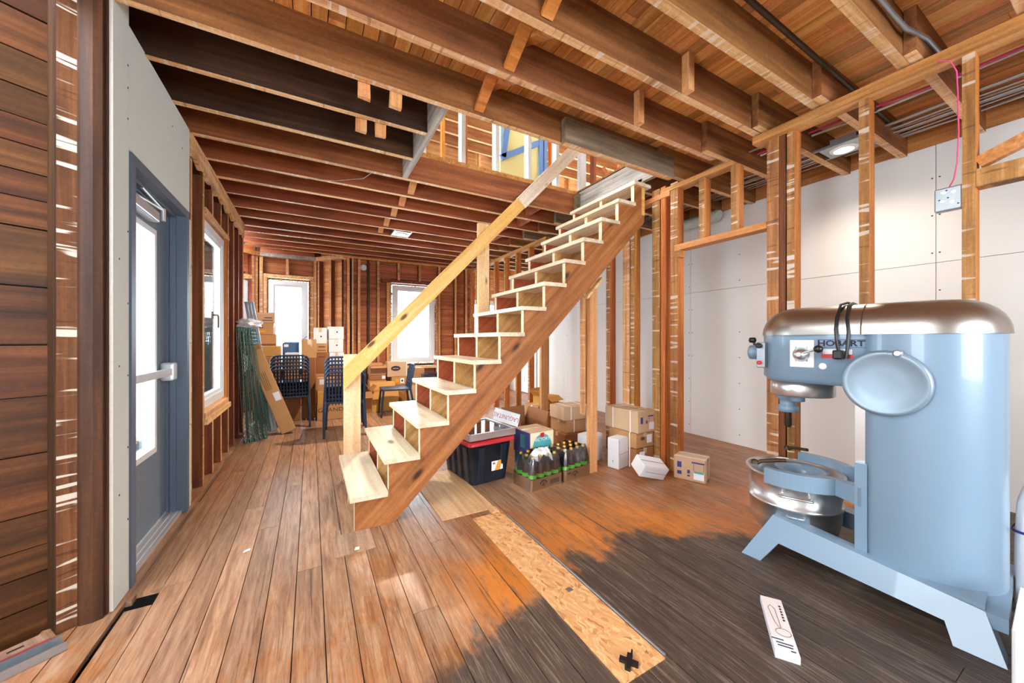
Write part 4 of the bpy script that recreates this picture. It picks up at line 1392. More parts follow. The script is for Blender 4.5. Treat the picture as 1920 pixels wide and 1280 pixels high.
carton('carton under the tall brown carton with torn tape', -0.03, 6.63, 0.47, 0.19, 0.26, 0.47, 0, 'card_d', BM)
carton('floor carton two below the tall brown carton with torn tape', -0.03, 6.63, 0.0, 0.19, 0.26, 0.47, 0, 'card', BM)
c = carton('white carton with a dark dot standing alone on a brown printed carton', 0.135, 6.86, 1.165, 0.19, 0.24, 0.265, 0, 'card_w', WG, seam='y')
c2 = carton('brown carton with printed lines under the lone white carton', 0.155, 6.85, 1.015, 0.165, 0.27, 0.148, 0, 'card', BM, marks=(('f', 0.0, 0.10, 0.10, 0.015, 'ink'), ('f', 0.0, 0.04, 0.12, 0.01, 'ink')))
carton('reddish brown carton two below the lone white carton', 0.155, 6.85, 0.68, 0.17, 0.27, 0.335, 0, 'card_d', BM, marks=(('f', 0, 0.27, 0.09, 0.014, 'ink_brown'),))
carton('carton three below the lone white carton', 0.155, 6.85, 0.34, 0.17, 0.27, 0.34, 0, 'card', BM)
carton('floor carton four below the lone white carton', 0.155, 6.85, 0.0, 0.17, 0.27, 0.34, 0, 'card_d', BM)
w1 = carton('topmost white carton of the white stack right of the bay window', 0.365, 6.83, 1.24, 0.225, 0.26, 0.21, 3, 'card_w', WG, seam='y')
w2 = carton('second white carton from the top of the white stack', 0.365, 6.83, 1.02, 0.22, 0.26, 0.22, 1, 'card_w', WG, seam='y')
carton('third white carton from the top of the white stack', 0.375, 6.83, 0.81, 0.22, 0.26, 0.21, 0, 'card_w', WG, seam='y')
carton('brown carton under the white stack', 0.365, 6.83, 0.40, 0.23, 0.27, 0.41, 0, 'card', BM)
carton('floor carton at the foot of the white stack', 0.365, 6.83, 0.0, 0.24, 0.27, 0.40, 0, 'card_d', BM)
for (cc, zz, hy) in ((c, 0.12, 0.12), (w1, 0.12, 0.13), (w2, 0.12, 0.13)):
    build('logo_dot', MB().lathe([(0.013, 0), (0.012, 0.001)], 16, 0, Matrix.Translation((0.01, -hy, zz)) @ Matrix.Rotation(PI / 2, 4, 'X')), M['ink'], cc)
g = carton('long floor carton lettered GRAND between the two chair stacks', 0.29, 6.36, 0.0, 0.42, 0.26, 0.24, 0, 'card', BM)
front_text(g, 'GRAND', 0.085, -0.02, 0.15, 0.13, 'ink_brown', 1.2)
carton('golden carton lying on the carton lettered GRAND', 0.27, 6.37, 0.24, 0.38, 0.24, 0.20, 3, 'card_y', BM)
carton('small brown carton on the golden carton between the chair stacks', 0.22, 6.38, 0.44, 0.26, 0.2, 0.2, -4, 'card', BM, marks=(('f', -0.05, 0.14, 0.1, 0.08, 'label'),))
# --- boxes under the back window
BW_ = 'cartons under the back window'
carton('brown carton with crumpled top left of the oval logo carton', 1.06, 7.02, 0.60, 0.28, 0.24, 0.15, 4, 'card', BW_, opened=True, flaps=(('f', -20, 0.08), ('b', 30, 0.10), ('r', 15, 0.08)))
carton('flat carton under the crumpled carton with a label', 1.06, 7.02, 0.50, 0.27, 0.24, 0.10, 0, 'card_d', BW_, marks=(('f', 0.10, 0.05, 0.06, 0.06, 'label'),))
carton('floor carton under the crumpled carton', 1.06, 7.02, 0.0, 0.29, 0.25, 0.50, 0, 'card', BW_)
ov = carton('pale carton with a dark oval logo and white strap', 1.40, 6.98, 0.55, 0.36, 0.24, 0.28, -2, 'card_l', BW_, straps=(('x', 0.165),))
build('oval_logo', MB().lathe([(0.085, 0), (0.083, 0.0015)], 28, 0, Matrix.Translation((-0.03, -0.12, 0.155)) @ Matrix.Rotation(PI / 2, 4, 'X') @ Matrix.Scale(0.55, 4, (0, 1, 0))), M['ink'], ov)
build('logo_script', MB().box((-0.08, -0.1225, 0.148), (0.02, -0.1215, 0.160)), M['card_l'], ov)
carton('carton with orange and white stickers under the oval logo carton', 1.43, 6.98, 0.40, 0.28, 0.25, 0.148, 0, 'card', BW_, marks=(('f', -0.04, 0.08, 0.06, 0.07, 'orange'), ('f', 0.05, 0.075, 0.07, 0.09, 'label'), ('f', 0.05, 0.075, 0.03, 0.035, 'ink')))
carton('floor carton under the stickered carton', 1.42, 6.98, 0.0, 0.30, 0.25, 0.40, 0, 'card_d', BW_)
carton('plain carton right of the oval logo carton', 1.76, 7.02, 0.38, 0.30, 0.24, 0.32, 2, 'card', BW_, marks=(('t', 0.05, 0.0, 0.12, 0.08, 'label'),))
carton('floor carton right of the stickered carton', 1.76, 7.02, 0.0, 0.31, 0.25, 0.38, 0, 'card_l', BW_, marks=(('f', 0, 0.1, 0.31, 0.03, 'teal'),))
carton('open golden carton with raised flaps behind the single blue chair', 1.13, 6.66, 0.0, 0.44, 0.24, 0.34, 0, 'card_y', BW_, opened=True, flaps=(('l', 55, 0.17), ('f', -70, 0.13), ('b', 60, 0.16), ('r', -30, 0.12)))
carton('open brown carton left of the golden open carton', 0.80, 6.62, 0.0, 0.19, 0.28, 0.36, 4, 'card_d', BW_, opened=True, flaps=(('l', 35, 0.12), ('f', -50, 0.13), ('r', 50, 0.12)))
carton('carton holding the blue basket under the back window', 1.98, 6.62, 0.0, 0.38, 0.24, 0.49, 0, 'card', BW_)

# ================================================================ BLUE PLASTIC CHAIRS
M['navy'] = plain('navy_plastic', (34, 50, 74), 0.35, spec=0.5)


def make_chair(label, group):
    """stackable slatted plastic chair; back stands at local y = 0, seat reaches to local +y"""
    t = thing('plastic_chair', label, 'chair', (0, 0, 0), 0, group)
    W2 = 0.225
    # backrest frame
    fr = [(-W2, 0.03, 0.42), (-W2, 0.0, 0.62), (-W2, -0.03, 0.76), (-W2 + 0.03, -0.038, 0.81), (-W2 + 0.07, -0.04, 0.82), (W2 - 0.07, -0.04, 0.82), (W2 - 0.03, -0.038, 0.81), (W2, -0.03, 0.76), (W2, 0.0, 0.62), (W2, 0.03, 0.42)]
    build('backrest_frame', MB().tube(fr, 0.014, 8), M['navy'], t)
    me = MB().tube([(0, 0.035, 0.40), (0, 0.0, 0.62), (0, -0.03, 0.76), (0, -0.039, 0.815)], 0.0095, 6).mesh('slat', M['navy'])
    for i in range(11):
        o = link('slat', me, t)
        o.location = (-0.185 + 0.037 * i, 0, 0)
    build('cross_rib', MB().tube([(-W2, -0.012, 0.68), (W2, -0.012, 0.68)], 0.008, 6), M['navy'], t)
    build('cross_rib', MB().tube([(-W2, 0.018, 0.53), (W2, 0.018, 0.53)], 0.008, 6), M['navy'], t)
    # seat
    mb = MB()
    pts = [(-0.22, 0.02), (0.22, 0.02), (0.235, 0.25), (0.22, 0.44), (0.18, 0.47), (-0.18, 0.47), (-0.22, 0.44), (-0.235, 0.25)]
    mb.prism(pts, 0.415, 0.44)
    build('seat', mb, M['navy'], t)
    for sx in (-1, 1):
        build('leg', MB().tube([(sx * 0.222, 0.03, 0.45), (sx * 0.235, -0.01, 0.22), (sx * 0.245, -0.05, 0.0)], [0.018, 0.016, 0.013], 8), M['navy'], t)
        build('leg', MB().tube([(sx * 0.215, 0.44, 0.43), (sx * 0.23, 0.46, 0.22), (sx * 0.24, 0.475, 0.0)], [0.018, 0.016, 0.013], 8), M['navy'], t)
    return t


proto = make_chair('single navy plastic chair standing sideways before the open golden carton', 'navy plastic chairs')
proto.location = (1.46, 6.17, 0)
proto.rotation_euler = (0, 0, math.radians(86))
ORD = ('bottom', 'second from the bottom', 'middle', 'second from the top', 'top')
for (sx, sy, rz, nm_) in ((-0.255, 5.90, 0, 'left chair stack by the green shelves'), (0.385, 5.07, -3, 'right chair stack behind the newel post')):
    for k in range(5):
        c = copy_tree(proto)
        c.location = (sx, sy + 0.028 * k, 0.046 * k)
        c.rotation_euler = (0, 0, math.radians(rz + R.uniform(-1, 1)))
        c['label'] = '%s navy plastic chair of the %s' % (ORD[k], nm_)
# woven basket
bk = thing('plastic_basket', 'navy woven plastic basket on a carton under the back window', 'basket', (1.98, 6.62, 0.49))
mb = MB()
mb.box((-0.16, -0.09, 0), (0.16, 0.09, 0.008))
build('base', mb, M['navy'], bk)
build('rim', MB().tube([(-0.19, -0.11, 0.11), (0.19, -0.11, 0.11), (0.19, 0.11, 0.11), (-0.19, 0.11, 0.11), (-0.19, -0.11, 0.11)], 0.010, 6), M['navy'], bk)
sl = MB().box((-0.010, -0.002, 0), (0.010, 0.002, 0.11)).mesh('slat', M['navy'])
for i in range(12):
    for sy_ in (-1, 1):
        o = link('slat', sl, bk)
        o.location = (-0.165 + 0.03 * i, sy_ * 0.093, 0.002)
        o.rotation_euler = (sy_ * -0.12, 0, 0)

# ================================================================ GREEN WIRE SHELVES leaning on the left wall
M['green'] = plain('green_epoxy_wire', (44, 92, 84), 0.3, 0.2, spec=0.6)


def make_shelf():
    t = thing('wire_shelf', 'x', 'shelf', (0, 0, 0), 0, 'green wire shelves leaning on the left wall')
    L, Wd, T = 1.36, 0.44, 0.034
    for yy in (0.0, Wd):
        build('edge_rod', MB().tube([(0, yy, 0), (0, yy, L)], 0.0045, 6), M['green'], t)
        build('edge_rod', MB().tube([(T, yy, 0), (T, yy, L)], 0.0045, 6), M['green'], t)
        zz = [(0.002 if i % 2 else T - 0.002, yy, L * i / 56) for i in range(57)]
        build('edge_truss', MB().tube(zz, 0.0032, 5), M['green'], t)
    mb = MB()
    for i in range(1, 30):
        mb.tube([(T, 0, L * i / 30), (T, Wd, L * i / 30)], 0.0022, 4)
    o = build('cross_wires', mb, M['green'], t)
    o['kind'] = 'stuff'
    for yy in (0.11, 0.22, 0.33):
        build('rib_rod', MB().tube([(T - 0.006, yy, 0), (T - 0.006, yy, L)], 0.003, 5), M['green'], t)
    for (yy, zz) in ((0, 0.02), (0, L - 0.02)):
        build('corner_collar', MB().lathe([(0.012, -0.02), (0.014, 0.02), (0.009, 0.02), (0.008, -0.02)], 10, 0, Matrix.Translation((T / 2, yy, zz))), M['green'], t)
    return t


sh = make_shelf()
SN = ('green wire shelf nearest the left wall studs', 'second green wire shelf out from the left wall', 'third green wire shelf out from the left wall', 'fourth green wire shelf out from the left wall', 'green wire shelf outermost and nearest the leaning carton')
for k in range(5):
    s_ = sh if k == 0 else copy_tree(sh)
    s_['label'] = SN[k]
    s_.location = (-0.685 + 0.045 * k, 5.20 + 0.035 * k, 0.012)
    s_.rotation_euler = (0, math.radians(-3.0 - 1.0 * k), math.radians(R.uniform(-3, 3)))
# grey metal posts behind
for k in range(3):
    t = thing('metal_post', ('slim grey metal post leaning nearest the wall behind the green shelves', 'middle one of three slim grey metal posts behind the green shelves', 'slim grey metal post leaning furthest from the wall behind the green shelves')[k], 'post', (-0.50 + 0.035 * k, 5.82, 0.0), 0, 'grey metal posts behind the shelves')
    t.rotation_euler = (math.radians(-3), math.radians(-9.0), 0)
    build('channel', MB().prism([(0, 0), (0.032, 0), (0.032, 0.03), (0.027, 0.03), (0.027, 0.005), (0.005, 0.005), (0.005, 0.03), (0, 0.03)], 0.006, 1.74), M['post'] if 'post' in M else M['galv'], t)
    build('end_cap', MB().box((-0.002, -0.002, 1.735), (0.034, 0.032, 1.755)), M['galv'], t)
# white plastic bag on top of the shelves
M['bag'] = plain('white_plastic_bag', (226, 230, 236), 0.3, spec=0.6, bump=0.2)


def crumple(name, label, cat, loc, sx, sy, sz, mat, seed=1, parent=None, rough=0.22):
    rr = random.Random(seed)
    bm = bmesh.new()
    bmesh.ops.create_icosphere(bm, subdivisions=3, radius=1.0)
    ph = [rr.uniform(0, 6) for _ in range(6)]
    for v in bm.verts:
        n = v.co.copy()
        f = 1 + rough * (math.sin(5 * n.x + ph[0]) * math.sin(6 * n.y + ph[1]) + 0.7 * math.sin(9 * n.z + ph[2] + 4 * n.x)) + rr.uniform(-rough * 0.3, rough * 0.3)
        v.co = Vector((n.x * f * sx, n.y * f * sy, max(-0.75, n.z * f) * sz))
    me = bpy.data.meshes.new(name)
    bm.to_mesh(me)
    bm.free()
    me.materials.append(mat)
    o = link(name, me, parent)
    o.location = loc
    if label:
        tag(o, label, cat)
    return o


crumple('plastic_bag', 'crumpled white plastic bag lying on top of the green shelves', 'bag', (-0.66, 5.46, 1.425), 0.13, 0.12, 0.065, M['bag'], 4)
# long carton leaning
lc = thing('long_carton', 'long narrow brown carton leaning before the left chair stack', 'box', (-0.245, 5.60, 0.0))
lc.rotation_euler = (math.radians(-4), math.radians(-19.5), math.radians(6))
rounded((-0.085, -0.055, 0.03), (0.085, 0.055, 1.22), 0.006, mats=M['card'], name='shell', parent=lc)
build('flap', MB().box((0, -0.05, -0.002), (0.12, 0.05, 0.002)), M['card'], lc, Matrix.Translation((0.08, 0, 1.215)) @ Matrix.Rotation(math.radians(28), 4, 'Y'))
build('flap', MB().box((-0.12, -0.05, -0.002), (0, 0.05, 0.002)), M['card_d'], lc, Matrix.Translation((-0.08, 0, 1.215)) @ Matrix.Rotation(math.radians(50), 4, 'Y'))
build('flap', MB().box((-0.08, -0.10, -0.002), (0.08, 0, 0.002)), M['card_d'], lc, Matrix.Translation((0, -0.05, 1.215)) @ Matrix.Rotation(math.radians(35), 4, 'X'))
build('shipping_label', MB().box((0.0, -0.0565, 0.46), (0.07, -0.0548, 0.57)), M['label'], lc)
for i in range(4):
    build('printed_mark', MB().box((-0.05 + 0.02 * i, -0.0562, 0.62), (-0.045 + 0.02 * i, -0.0548, 0.86)), M['ink_brown'], lc)

# ================================================================ UNDER THE STAIRS
tote = thing('storage_tote', 'black plastic storage tote with a red snap lid under the stairs', 'tote', (1.325, 3.075, 0), math.radians(6))
M['tote'] = plain('black_tote_plastic', (28, 36, 48), 0.35)


def rrect(hx, hy, r, n=4):
    p = []
    for (cx, cy, a0) in ((hx - r, hy - r, 0), (-hx + r, hy - r, 90), (-hx + r, -hy + r, 180), (hx - r, -hy + r, 270)):
        for i in range(n + 1):
            a = math.radians(a0 + 90 * i / n)
            p.append((cx + r * math.cos(a), cy + r * math.sin(a)))
    return p


build('body', MB().loft([ring(rrect(0.172, 0.255, 0.03), 0.0), ring(rrect(0.205, 0.29, 0.035), 0.335), ring(rrect(0.222, 0.305, 0.035), 0.337), ring(rrect(0.222, 0.305, 0.035), 0.352)]), M['tote'], tote)
rib = MB().prism([(-0.03, 0), (0.03, 0), (0.022, -0.012), (-0.022, -0.012)], 0, 0.30).mesh('rib', M['tote'])
for i in range(2):
    o = link('rib', rib, tote)
    o.location = (-0.10 + 0.22 * i, -0.257, 0.02)
    o.rotation_euler = (math.radians(5.8), 0, 0)
for i in range(4):
    o = link('rib', rib, tote)
    o.location = (-0.174, -0.18 + 0.12 * i, 0.02)
    o.rotation_euler = (math.radians(5.8), 0, math.radians(-90))
lid = build('lid', MB().loft([ring(rrect(0.232, 0.315, 0.035), 0.343), ring(rrect(0.232, 0.315, 0.035), 0.372), ring(rrect(0.22, 0.303, 0.035), 0.378)]), M['red'], tote)
build('lid_panel', MB().loft([ring(rrect(0.17, 0.25, 0.03), 0.377), ring(rrect(0.165, 0.245, 0.03), 0.388)]), M['red'], lid)
lb = build('product_label', MB().box((0.0, -0.2815, 0.10), (0.115, -0.279, 0.18)), M['label'], tote, Matrix.Translation((0, -0.0, 0)) @ Matrix.Rotation(math.radians(0), 4, 'X'))
build('label_band', MB().prism([(0.03, 0.102), (0.085, 0.102), (0.10, 0.178), (0.065, 0.178)], 0.2815, 0.2825, 0, Matrix(((1, 0, 0, 0), (0, 0, -1, 0), (0, 1, 0, 0), (0, 0, 0, 1)))), M['orange'], lb)
build('label_band', MB().box((0.012, -0.2825, 0.155), (0.035, -0.2814, 0.168)), M['red'], lb)

tr = thing('display_tray', 'shallow steel framed tray with a glass top lying on the tote', 'tray', (1.335, 3.02, 0.389), math.radians(6))
mb = MB().box((-0.23, -0.25, 0.0), (0.23, 0.25, 0.01)).box((-0.23, -0.25, 0.01), (0.23, -0.235, 0.055)).box((-0.23, 0.235, 0.01), (0.23, 0.25, 0.055)).box((-0.23, -0.235, 0.01), (-0.215, 0.235, 0.055)).box((0.215, -0.235, 0.01), (0.23, 0.235, 0.055))
build('frame', mb, M['steel'], tr)
build('glass_top', MB().box((-0.213, -0.233, 0.040), (0.213, 0.233, 0.046)), M['glass'], tr)
build('mirror_sheet', MB().box((-0.19, -0.21, 0.012), (0.20, 0.10, 0.02)), M['chrome'], tr)
build('wire_rail', MB().tube([(-0.22, -0.242, 0.055), (-0.22, -0.242, 0.13), (-0.22, -0.20, 0.15)], 0.003, 6), M['iron'], tr)
M['sign_red'] = plain('crimson_lettering', (178, 44, 84), 0.6)
sg = thing('beer_sign', 'white board lettered LAGUNITAS, upside down on the steel tray', 'sign', (1.585, 2.99, 0.447), math.radians(-58))
build('board', MB().box((-0.135, 0, 0.0), (0.135, 0.006, 0.115)), M['white'], sg)
text('lettering', 'LAGUNITAS', 0.058, M['sign_red'], sg, Matrix(((-1, 0, 0, 0), (0, 0, -1, -0.0006), (0, -1, 0, 0.058), (0, 0, 0, 1))), 0.0003, 0.86)
sg.rotation_euler = (math.radians(-10), math.radians(9), math.radians(-58))

vb = carton('cream beer carton lettered VICTORY behind the bottle cases', 1.845, 2.90, 0.17, 0.27, 0.27, 0.22, 4, 'card_l', 'beer cartons under the stairs', marks=(('f', 0, 0.11, 0.262, 0.205, 'cream'), ('l', 0, 0.11, 0.262, 0.205, 'ink_blue'), ('l', -0.02, 0.12, 0.08, 0.12, 'teal')))
arc = [(0.105 * math.cos(PI * i / 16), 0.03 + 0.115 * math.sin(PI * i / 16)) for i in range(17)] + [(-0.05, 0.03), (0.05, 0.03)]
arc = [(0.108 * math.cos(PI * i / 16), 0.02 + 0.125 * math.sin(PI * i / 16)) for i in range(17)]
build('printed_arc', MB().prism(arc, 0.1368, 0.1376, 0, Matrix(((1, 0, 0, 0), (0, 0, -1, 0), (0, 1, 0, 0.05), (0, 0, 0, 1)))), M['teal'], vb)
build('printed_crest', MB().box((-0.022, -0.1386, 0.165), (0.022, -0.1377, 0.205)), M['red'], vb)
front_text(vb, 'VICTORY', 0.042, 0.0, 0.145, 0.1375, 'label', 1.0)
carton('teal carton on the floor under the VICTORY carton', 1.845, 2.90, 0.0, 0.26, 0.26, 0.17, 4, 'card_t', 'beer cartons under the stairs')


# --- bottles in shrink-wrapped trays
M['bottle'] = glassy('clear_bottle_glass', (196, 176, 168), 0.10, 0.03)
M['syrup'] = plain('dark_syrup', (88, 58, 50), 0.15, spec=0.6)
M['juice'] = plain('golden_juice', (206, 150, 40), 0.15, spec=0.6)
M['gold'] = plain('gold_cap', (190, 150, 70), 0.3, 0.8)
M['lime'] = plain('lime_label', (96, 206, 60), 0.5)


def make_bottle(label, group, fill='syrup'):
    t = thing('glass_bottle', label, 'bottle', (0, 0, 0), 0, group)
    build('glass', MB().lathe([(0.033, 0.0), (0.035, 0.006), (0.035, 0.13), (0.029, 0.165), (0.014, 0.215), (0.013, 0.258)], 14), M['bottle'], t)
    build('contents', MB().lathe([(0.031, 0.004), (0.0325, 0.01), (0.0325, 0.13), (0.026, 0.165), (0.012, 0.21)], 12), M[fill], t)
    build('cap', MB().lathe([(0.015, 0.250), (0.0155, 0.268), (0.012, 0.271)], 12), M['gold'], t)
    build('paper_band', MB().lathe([(0.0356, 0.095), (0.0356, 0.125)], 14, 0, None, True, False), M['lime'], t)
    return t


def bottle_case(label, cx, cy, rz, nx, ny, bl, grp, fill, first=None):
    t = thing('bottle_tray', label, 'case', (cx, cy, 0), math.radians(rz), 'shrink-wrapped bottle cases')
    w, dpt = nx * 0.079 + 0.006, ny * 0.08 + 0.006
    h = 0.10
    e = 0.004
    mb = MB().box((-w / 2, -dpt / 2, 0), (w / 2, dpt / 2, e)).box((-w / 2, -dpt / 2, e), (w / 2, -dpt / 2 + e, h)).box((-w / 2, dpt / 2 - e, e), (w / 2, dpt / 2, h)).box((-w / 2, -dpt / 2 + e, e), (-w / 2 + e, dpt / 2 - e, h)).box((w / 2 - e, -dpt / 2 + e, e), (w / 2, dpt / 2 - e, h))
    build('carton_tray', mb, M['card_d'], t)
    # printed emblem: an arc of bars over a round mark, and a barcode frame
    for i in range(7):
        a = math.radians(30 + 20 * i)
        build('printed_mark', MB().box((-0.009, -0.0008, -0.006), (0.009, 0.0008, 0.006)), M['ink'], t, Matrix.Translation((-0.035 + 0.036 * math.cos(a), -dpt / 2 - 0.0006, 0.042 + 0.034 * math.sin(a))) @ Matrix.Rotation(-(a - PI / 2), 4, 'Y'))
    build('printed_mark', MB().lathe([(0.016, 0), (0.015, 0.001)], 14, 0, Matrix.Translation((-0.035, -dpt / 2, 0.045)) @ Matrix.Rotation(PI / 2, 4, 'X')), M['ink_brown'], t)
    if fill == 'syrup':
        for i in range(10):
            build('barcode_bar', MB().box((0.035 + 0.010 * i, -dpt / 2 - 0.001, 0.03), (0.041 + 0.010 * i, -dpt / 2, 0.07)), M['ink'], t)
    else:
        build('printed_mark', MB().box((-0.13, -dpt / 2 - 0.001, 0.065), (-0.09, -dpt / 2, 0.08)), M['ink'], t)
    # film
    o0 = rrect(w / 2 + 0.004, dpt / 2 + 0.004, 0.02)
    rr = random.Random(int(cx * 100))
    rings = []
    for (z, k) in ((0.01, 1.0), (0.11, 1.0), (0.17, 0.97), (0.23, 0.90), (0.275, 0.80)):
        rings.append([(x * k + rr.uniform(-0.004, 0.004), y * k + rr.uniform(-0.004, 0.004), z + rr.uniform(-0.008, 0.012) * (z > 0.2)) for x, y in o0])
    build('shrink_film', MB().loft(rings, 0, None, True, False, False), M['film'], t)
    Mw = Matrix.Translation((cx, cy, 0)) @ Matrix.Rotation(math.radians(rz), 4, 'Z')
    for i in range(nx):
        for j in range(ny):
            b = copy_tree(first) if first and (i or j or first.get('used')) else first
            first['used'] = 1
            p = Mw @ Vector((-w / 2 + 0.0425 + 0.079 * i, -dpt / 2 + 0.043 + 0.08 * j, 0.005))
            b.location = p
            b['label'] = bl % (('front', 'middle', 'back')[j], ('leftmost', 'second from left', 'third from left', 'rightmost')[i])
    return t


b0 = make_bottle('x', 'dark bottles in the nearer wrapped case', 'syrup')
bottle_case('shrink-wrapped cardboard tray of dark bottles with a printed barcode, nearest the tote', 1.685, 2.585, 6, 4, 3, 'gold capped dark bottle, %s row, %s, in the wrapped case nearest the tote', '', 'syrup', b0)
b1 = make_bottle('x', 'bottles in the wrapped case beside the prop', 'syrup')
bottle_case('shrink-wrapped cardboard tray of bottles touching the fir prop', 2.035, 2.625, 9, 4, 3, 'gold capped bottle, %s row, %s, in the wrapped case beside the fir prop', '', 'juice', b1)
for o in list(bpy.data.objects):
    if o.get('used'):
        del o['used']
# crumpled white cloth over the first case
rr = random.Random(5)


def cloth(name, label, cx, cy, z, w, d, seed, mat):
    rr = random.Random(seed)
    n = 14
    vs, fs = [], []
    ph = [rr.uniform(0, 6) for _ in range(4)]
    for i in range(n + 1):
        for j in range(n + 1):
            u, v = i / n - 0.5, j / n - 0.5
            r = math.hypot(u, v)
            zz = 0.018 * math.sin(9 * u + ph[0]) * math.cos(8 * v + ph[1]) - 0.16 * max(0, r - 0.25) + 0.010 * math.sin(17 * u + 11 * v + ph[2])
            vs.append((u * w * (1 - 0.3 * r), v * d * (1 - 0.3 * r), zz))
    for i in range(n):
        for j in range(n):
            a = i * (n + 1) + j
            fs.append((a, a + n + 1, a + n + 2, a + 1))
    mb = MB().add(vs, fs, 0, None, True)
    o = build(name, mb, mat)
    o.location = (cx, cy, z)
    sm = o.modifiers.new('thickness', 'SOLIDIFY')
    sm.thickness = 0.003
    tag(o, label, 'cloth')
    return o


cloth('paper_towel', 'crumpled white paper draped over the dark bottles of the case nearest the tote', 1.70, 2.56, 0.297, 0.22, 0.15, 3, M['white'])
# --- boxes behind
UG = 'cartons behind the stairs'
carton('open brown carton with its long flap up behind the VICTORY carton', 1.99, 3.33, 0.0, 0.30, 0.42, 0.36, 0, 'card_d', UG, opened=True, flaps=(('b', 82, 0.12), ('r', 70, 0.12), ('l', 80, 0.1)))
carton('brown carton with blue oval print behind the far fir prop', 2.62, 3.92, 0.0, 0.32, 0.28, 0.40, 4, 'card', UG, marks=(('f', -0.10, 0.30, 0.09, 0.10, 'ink_blue'), ('f', 0.03, 0.33, 0.09, 0.012, 'ink')), straps=(('y', 0.0),))
carton('carton with an angled open flap on top of the blue oval carton', 2.70, 3.94, 0.40, 0.26, 0.22, 0.10, 18, 'card_y', UG, opened=True, flaps=(('l', 40, 0.12), ('f', -30, 0.1), ('b', 60, 0.1)))
carton('strapped flat carton topmost of the three-high stack behind the near fir prop', 2.70, 3.42, 0.31, 0.40, 0.30, 0.15, -3, 'card_l', UG, straps=(('x', -0.1), ('x', 0.12)))
carton('middle carton of the three-high stack behind the near fir prop', 2.72, 3.44, 0.16, 0.38, 0.30, 0.15, 2, 'card', UG, straps=(('x', -0.08), ('x', 0.1)), marks=(('f', 0.13, 0.06, 0.07, 0.06, 'label'),))
carton('floor carton of the three-high stack behind the near fir prop', 2.70, 3.42, 0.0, 0.40, 0.32, 0.16, -1, 'card_d', UG)
GG = 'jug cartons by the stud partition'
printing = (('f', 0.07, 0.06, 0.07, 0.07, 'label'), ('f', 0.06, 0.155, 0.08, 0.012, 'ink_blue'), ('f', -0.07, 0.12, 0.03, 0.06, 'ink_blue'), ('f', 0.0, 0.10, 0.02, 0.03, 'ink_blue'), ('f', 0.035, 0.115, 0.003, 0.05, 'ink_blue'), ('f', 0.105, 0.115, 0.003, 0.05, 'ink_blue'))
carton('pale strapped jug carton, topmost of the stack against the partition studs', 2.815, 2.62, 0.335, 0.25, 0.42, 0.21, 2, 'card_l', GG, straps=(('y', -0.12), ('y', 0.1)), marks=printing, seam='y')
carton('middle jug carton with a white label in the stack against the partition studs', 2.81, 2.60, 0.19, 0.24, 0.36, 0.143, 0, 'card', GG, straps=(('y', -0.1),), marks=(('f', 0.06, 0.08, 0.07, 0.08, 'label'), ('f', -0.03, 0.09, 0.05, 0.03, 'ink_brown')), seam='y')
carton('lowest jug carton in the stack against the partition studs', 2.81, 2.60, 0.0, 0.24, 0.36, 0.188, 0, 'card_d', GG, straps=(('y', -0.1),), marks=(('f', -0.04, 0.12, 0.07, 0.07, 'label'),), seam='y')
carton('strapped jug carton lying alone in the partition doorway', 2.965, 2.035, 0.0, 0.255, 0.20, 0.195, -68, 'card_l', GG, straps=(('y', -0.07), ('y', 0.05)), marks=(('f', 0.075, 0.05, 0.08, 0.055, 'label'), ('f', 0.075, 0.083, 0.07, 0.02, 'teal'), ('f', 0.07, 0.165, 0.10, 0.012, 'ink_blue'), ('f', 0.035, 0.125, 0.003, 0.06, 'ink_blue'), ('f', 0.115, 0.125, 0.003, 0.06, 'ink_blue'), ('f', -0.08, 0.13, 0.035, 0.05, 'ink_blue'), ('f', -0.08, 0.06, 0.035, 0.03, 'ink_blue'), ('f', -0.005, 0.08, 0.022, 0.03, 'ink_blue'), ('f', -0.005, 0.045, 0.022, 0.012, 'ink')))
WB = 'white cartons by the stud partition'
carton('upright white carton in front of the jug carton stack', 2.602, 2.565, 0.0, 0.17, 0.125, 0.285, 12, 'card_w', WB, seam='x', tape=False, marks=(('f', 0, 0.142, 0.168, 0.0025, 'seam'), ('f', -0.078, 0.142, 0.002, 0.27, 'seam'), ('l', 0.0, 0.07, 0.004, 0.02, 'ink')))
carton('white carton standing behind the near fir prop', 2.50, 2.85, 0.0, 0.22, 0.15, 0.27, 10, 'card_w', WB, tape=False)
tw = carton('white carton tipped on its edge before the jug cartons', 2.60, 2.22, 0.052, 0.26, 0.15, 0.12, -12, 'card_w', WB, tape=False, tilt=(24, 14), marks=(('f', 0.02, 0.06, 0.22, 0.0025, 'seam'), ('t', 0.0, 0.0, 0.25, 0.003, 'seam')))

# ================================================================ THINGS ON THE FLOOR
hb = thing('handle_box', 'slim white printed box lying on the blackened floorboards', 'box', (1.722, 0.787, 0), math.radians(180 + 34.5))
rounded((-0.168, -0.040, 0.0), (0.168, 0.040, 0.030), 0.002, mats=M['card_w'], name='shell', parent=hb)
M['pinkish'] = plain('pale_pink_print', (226, 212, 206), 0.7)
build('printed_panel', MB().box((-0.165, -0.038, 0.030), (0.085, 0.038, 0.0306)), M['pinkish'], hb)
pi_ = MB()
lp = [(0.055 + 0.022 * math.cos(2 * PI * i / 20), 0.008 + 0.026 * math.sin(2 * PI * i / 20), 0.0311) for i in range(21)]
pi_.tube(lp, 0.001, 4).tube([(0.033, 0.0, 0.0311), (0.0, -0.012, 0.0311), (-0.09, -0.022, 0.0311), (-0.11, -0.012, 0.0311), (-0.09, 0.002, 0.0311), (0.0, 0.004, 0.0311), (0.033, 0.004, 0.0311)], 0.001, 4)
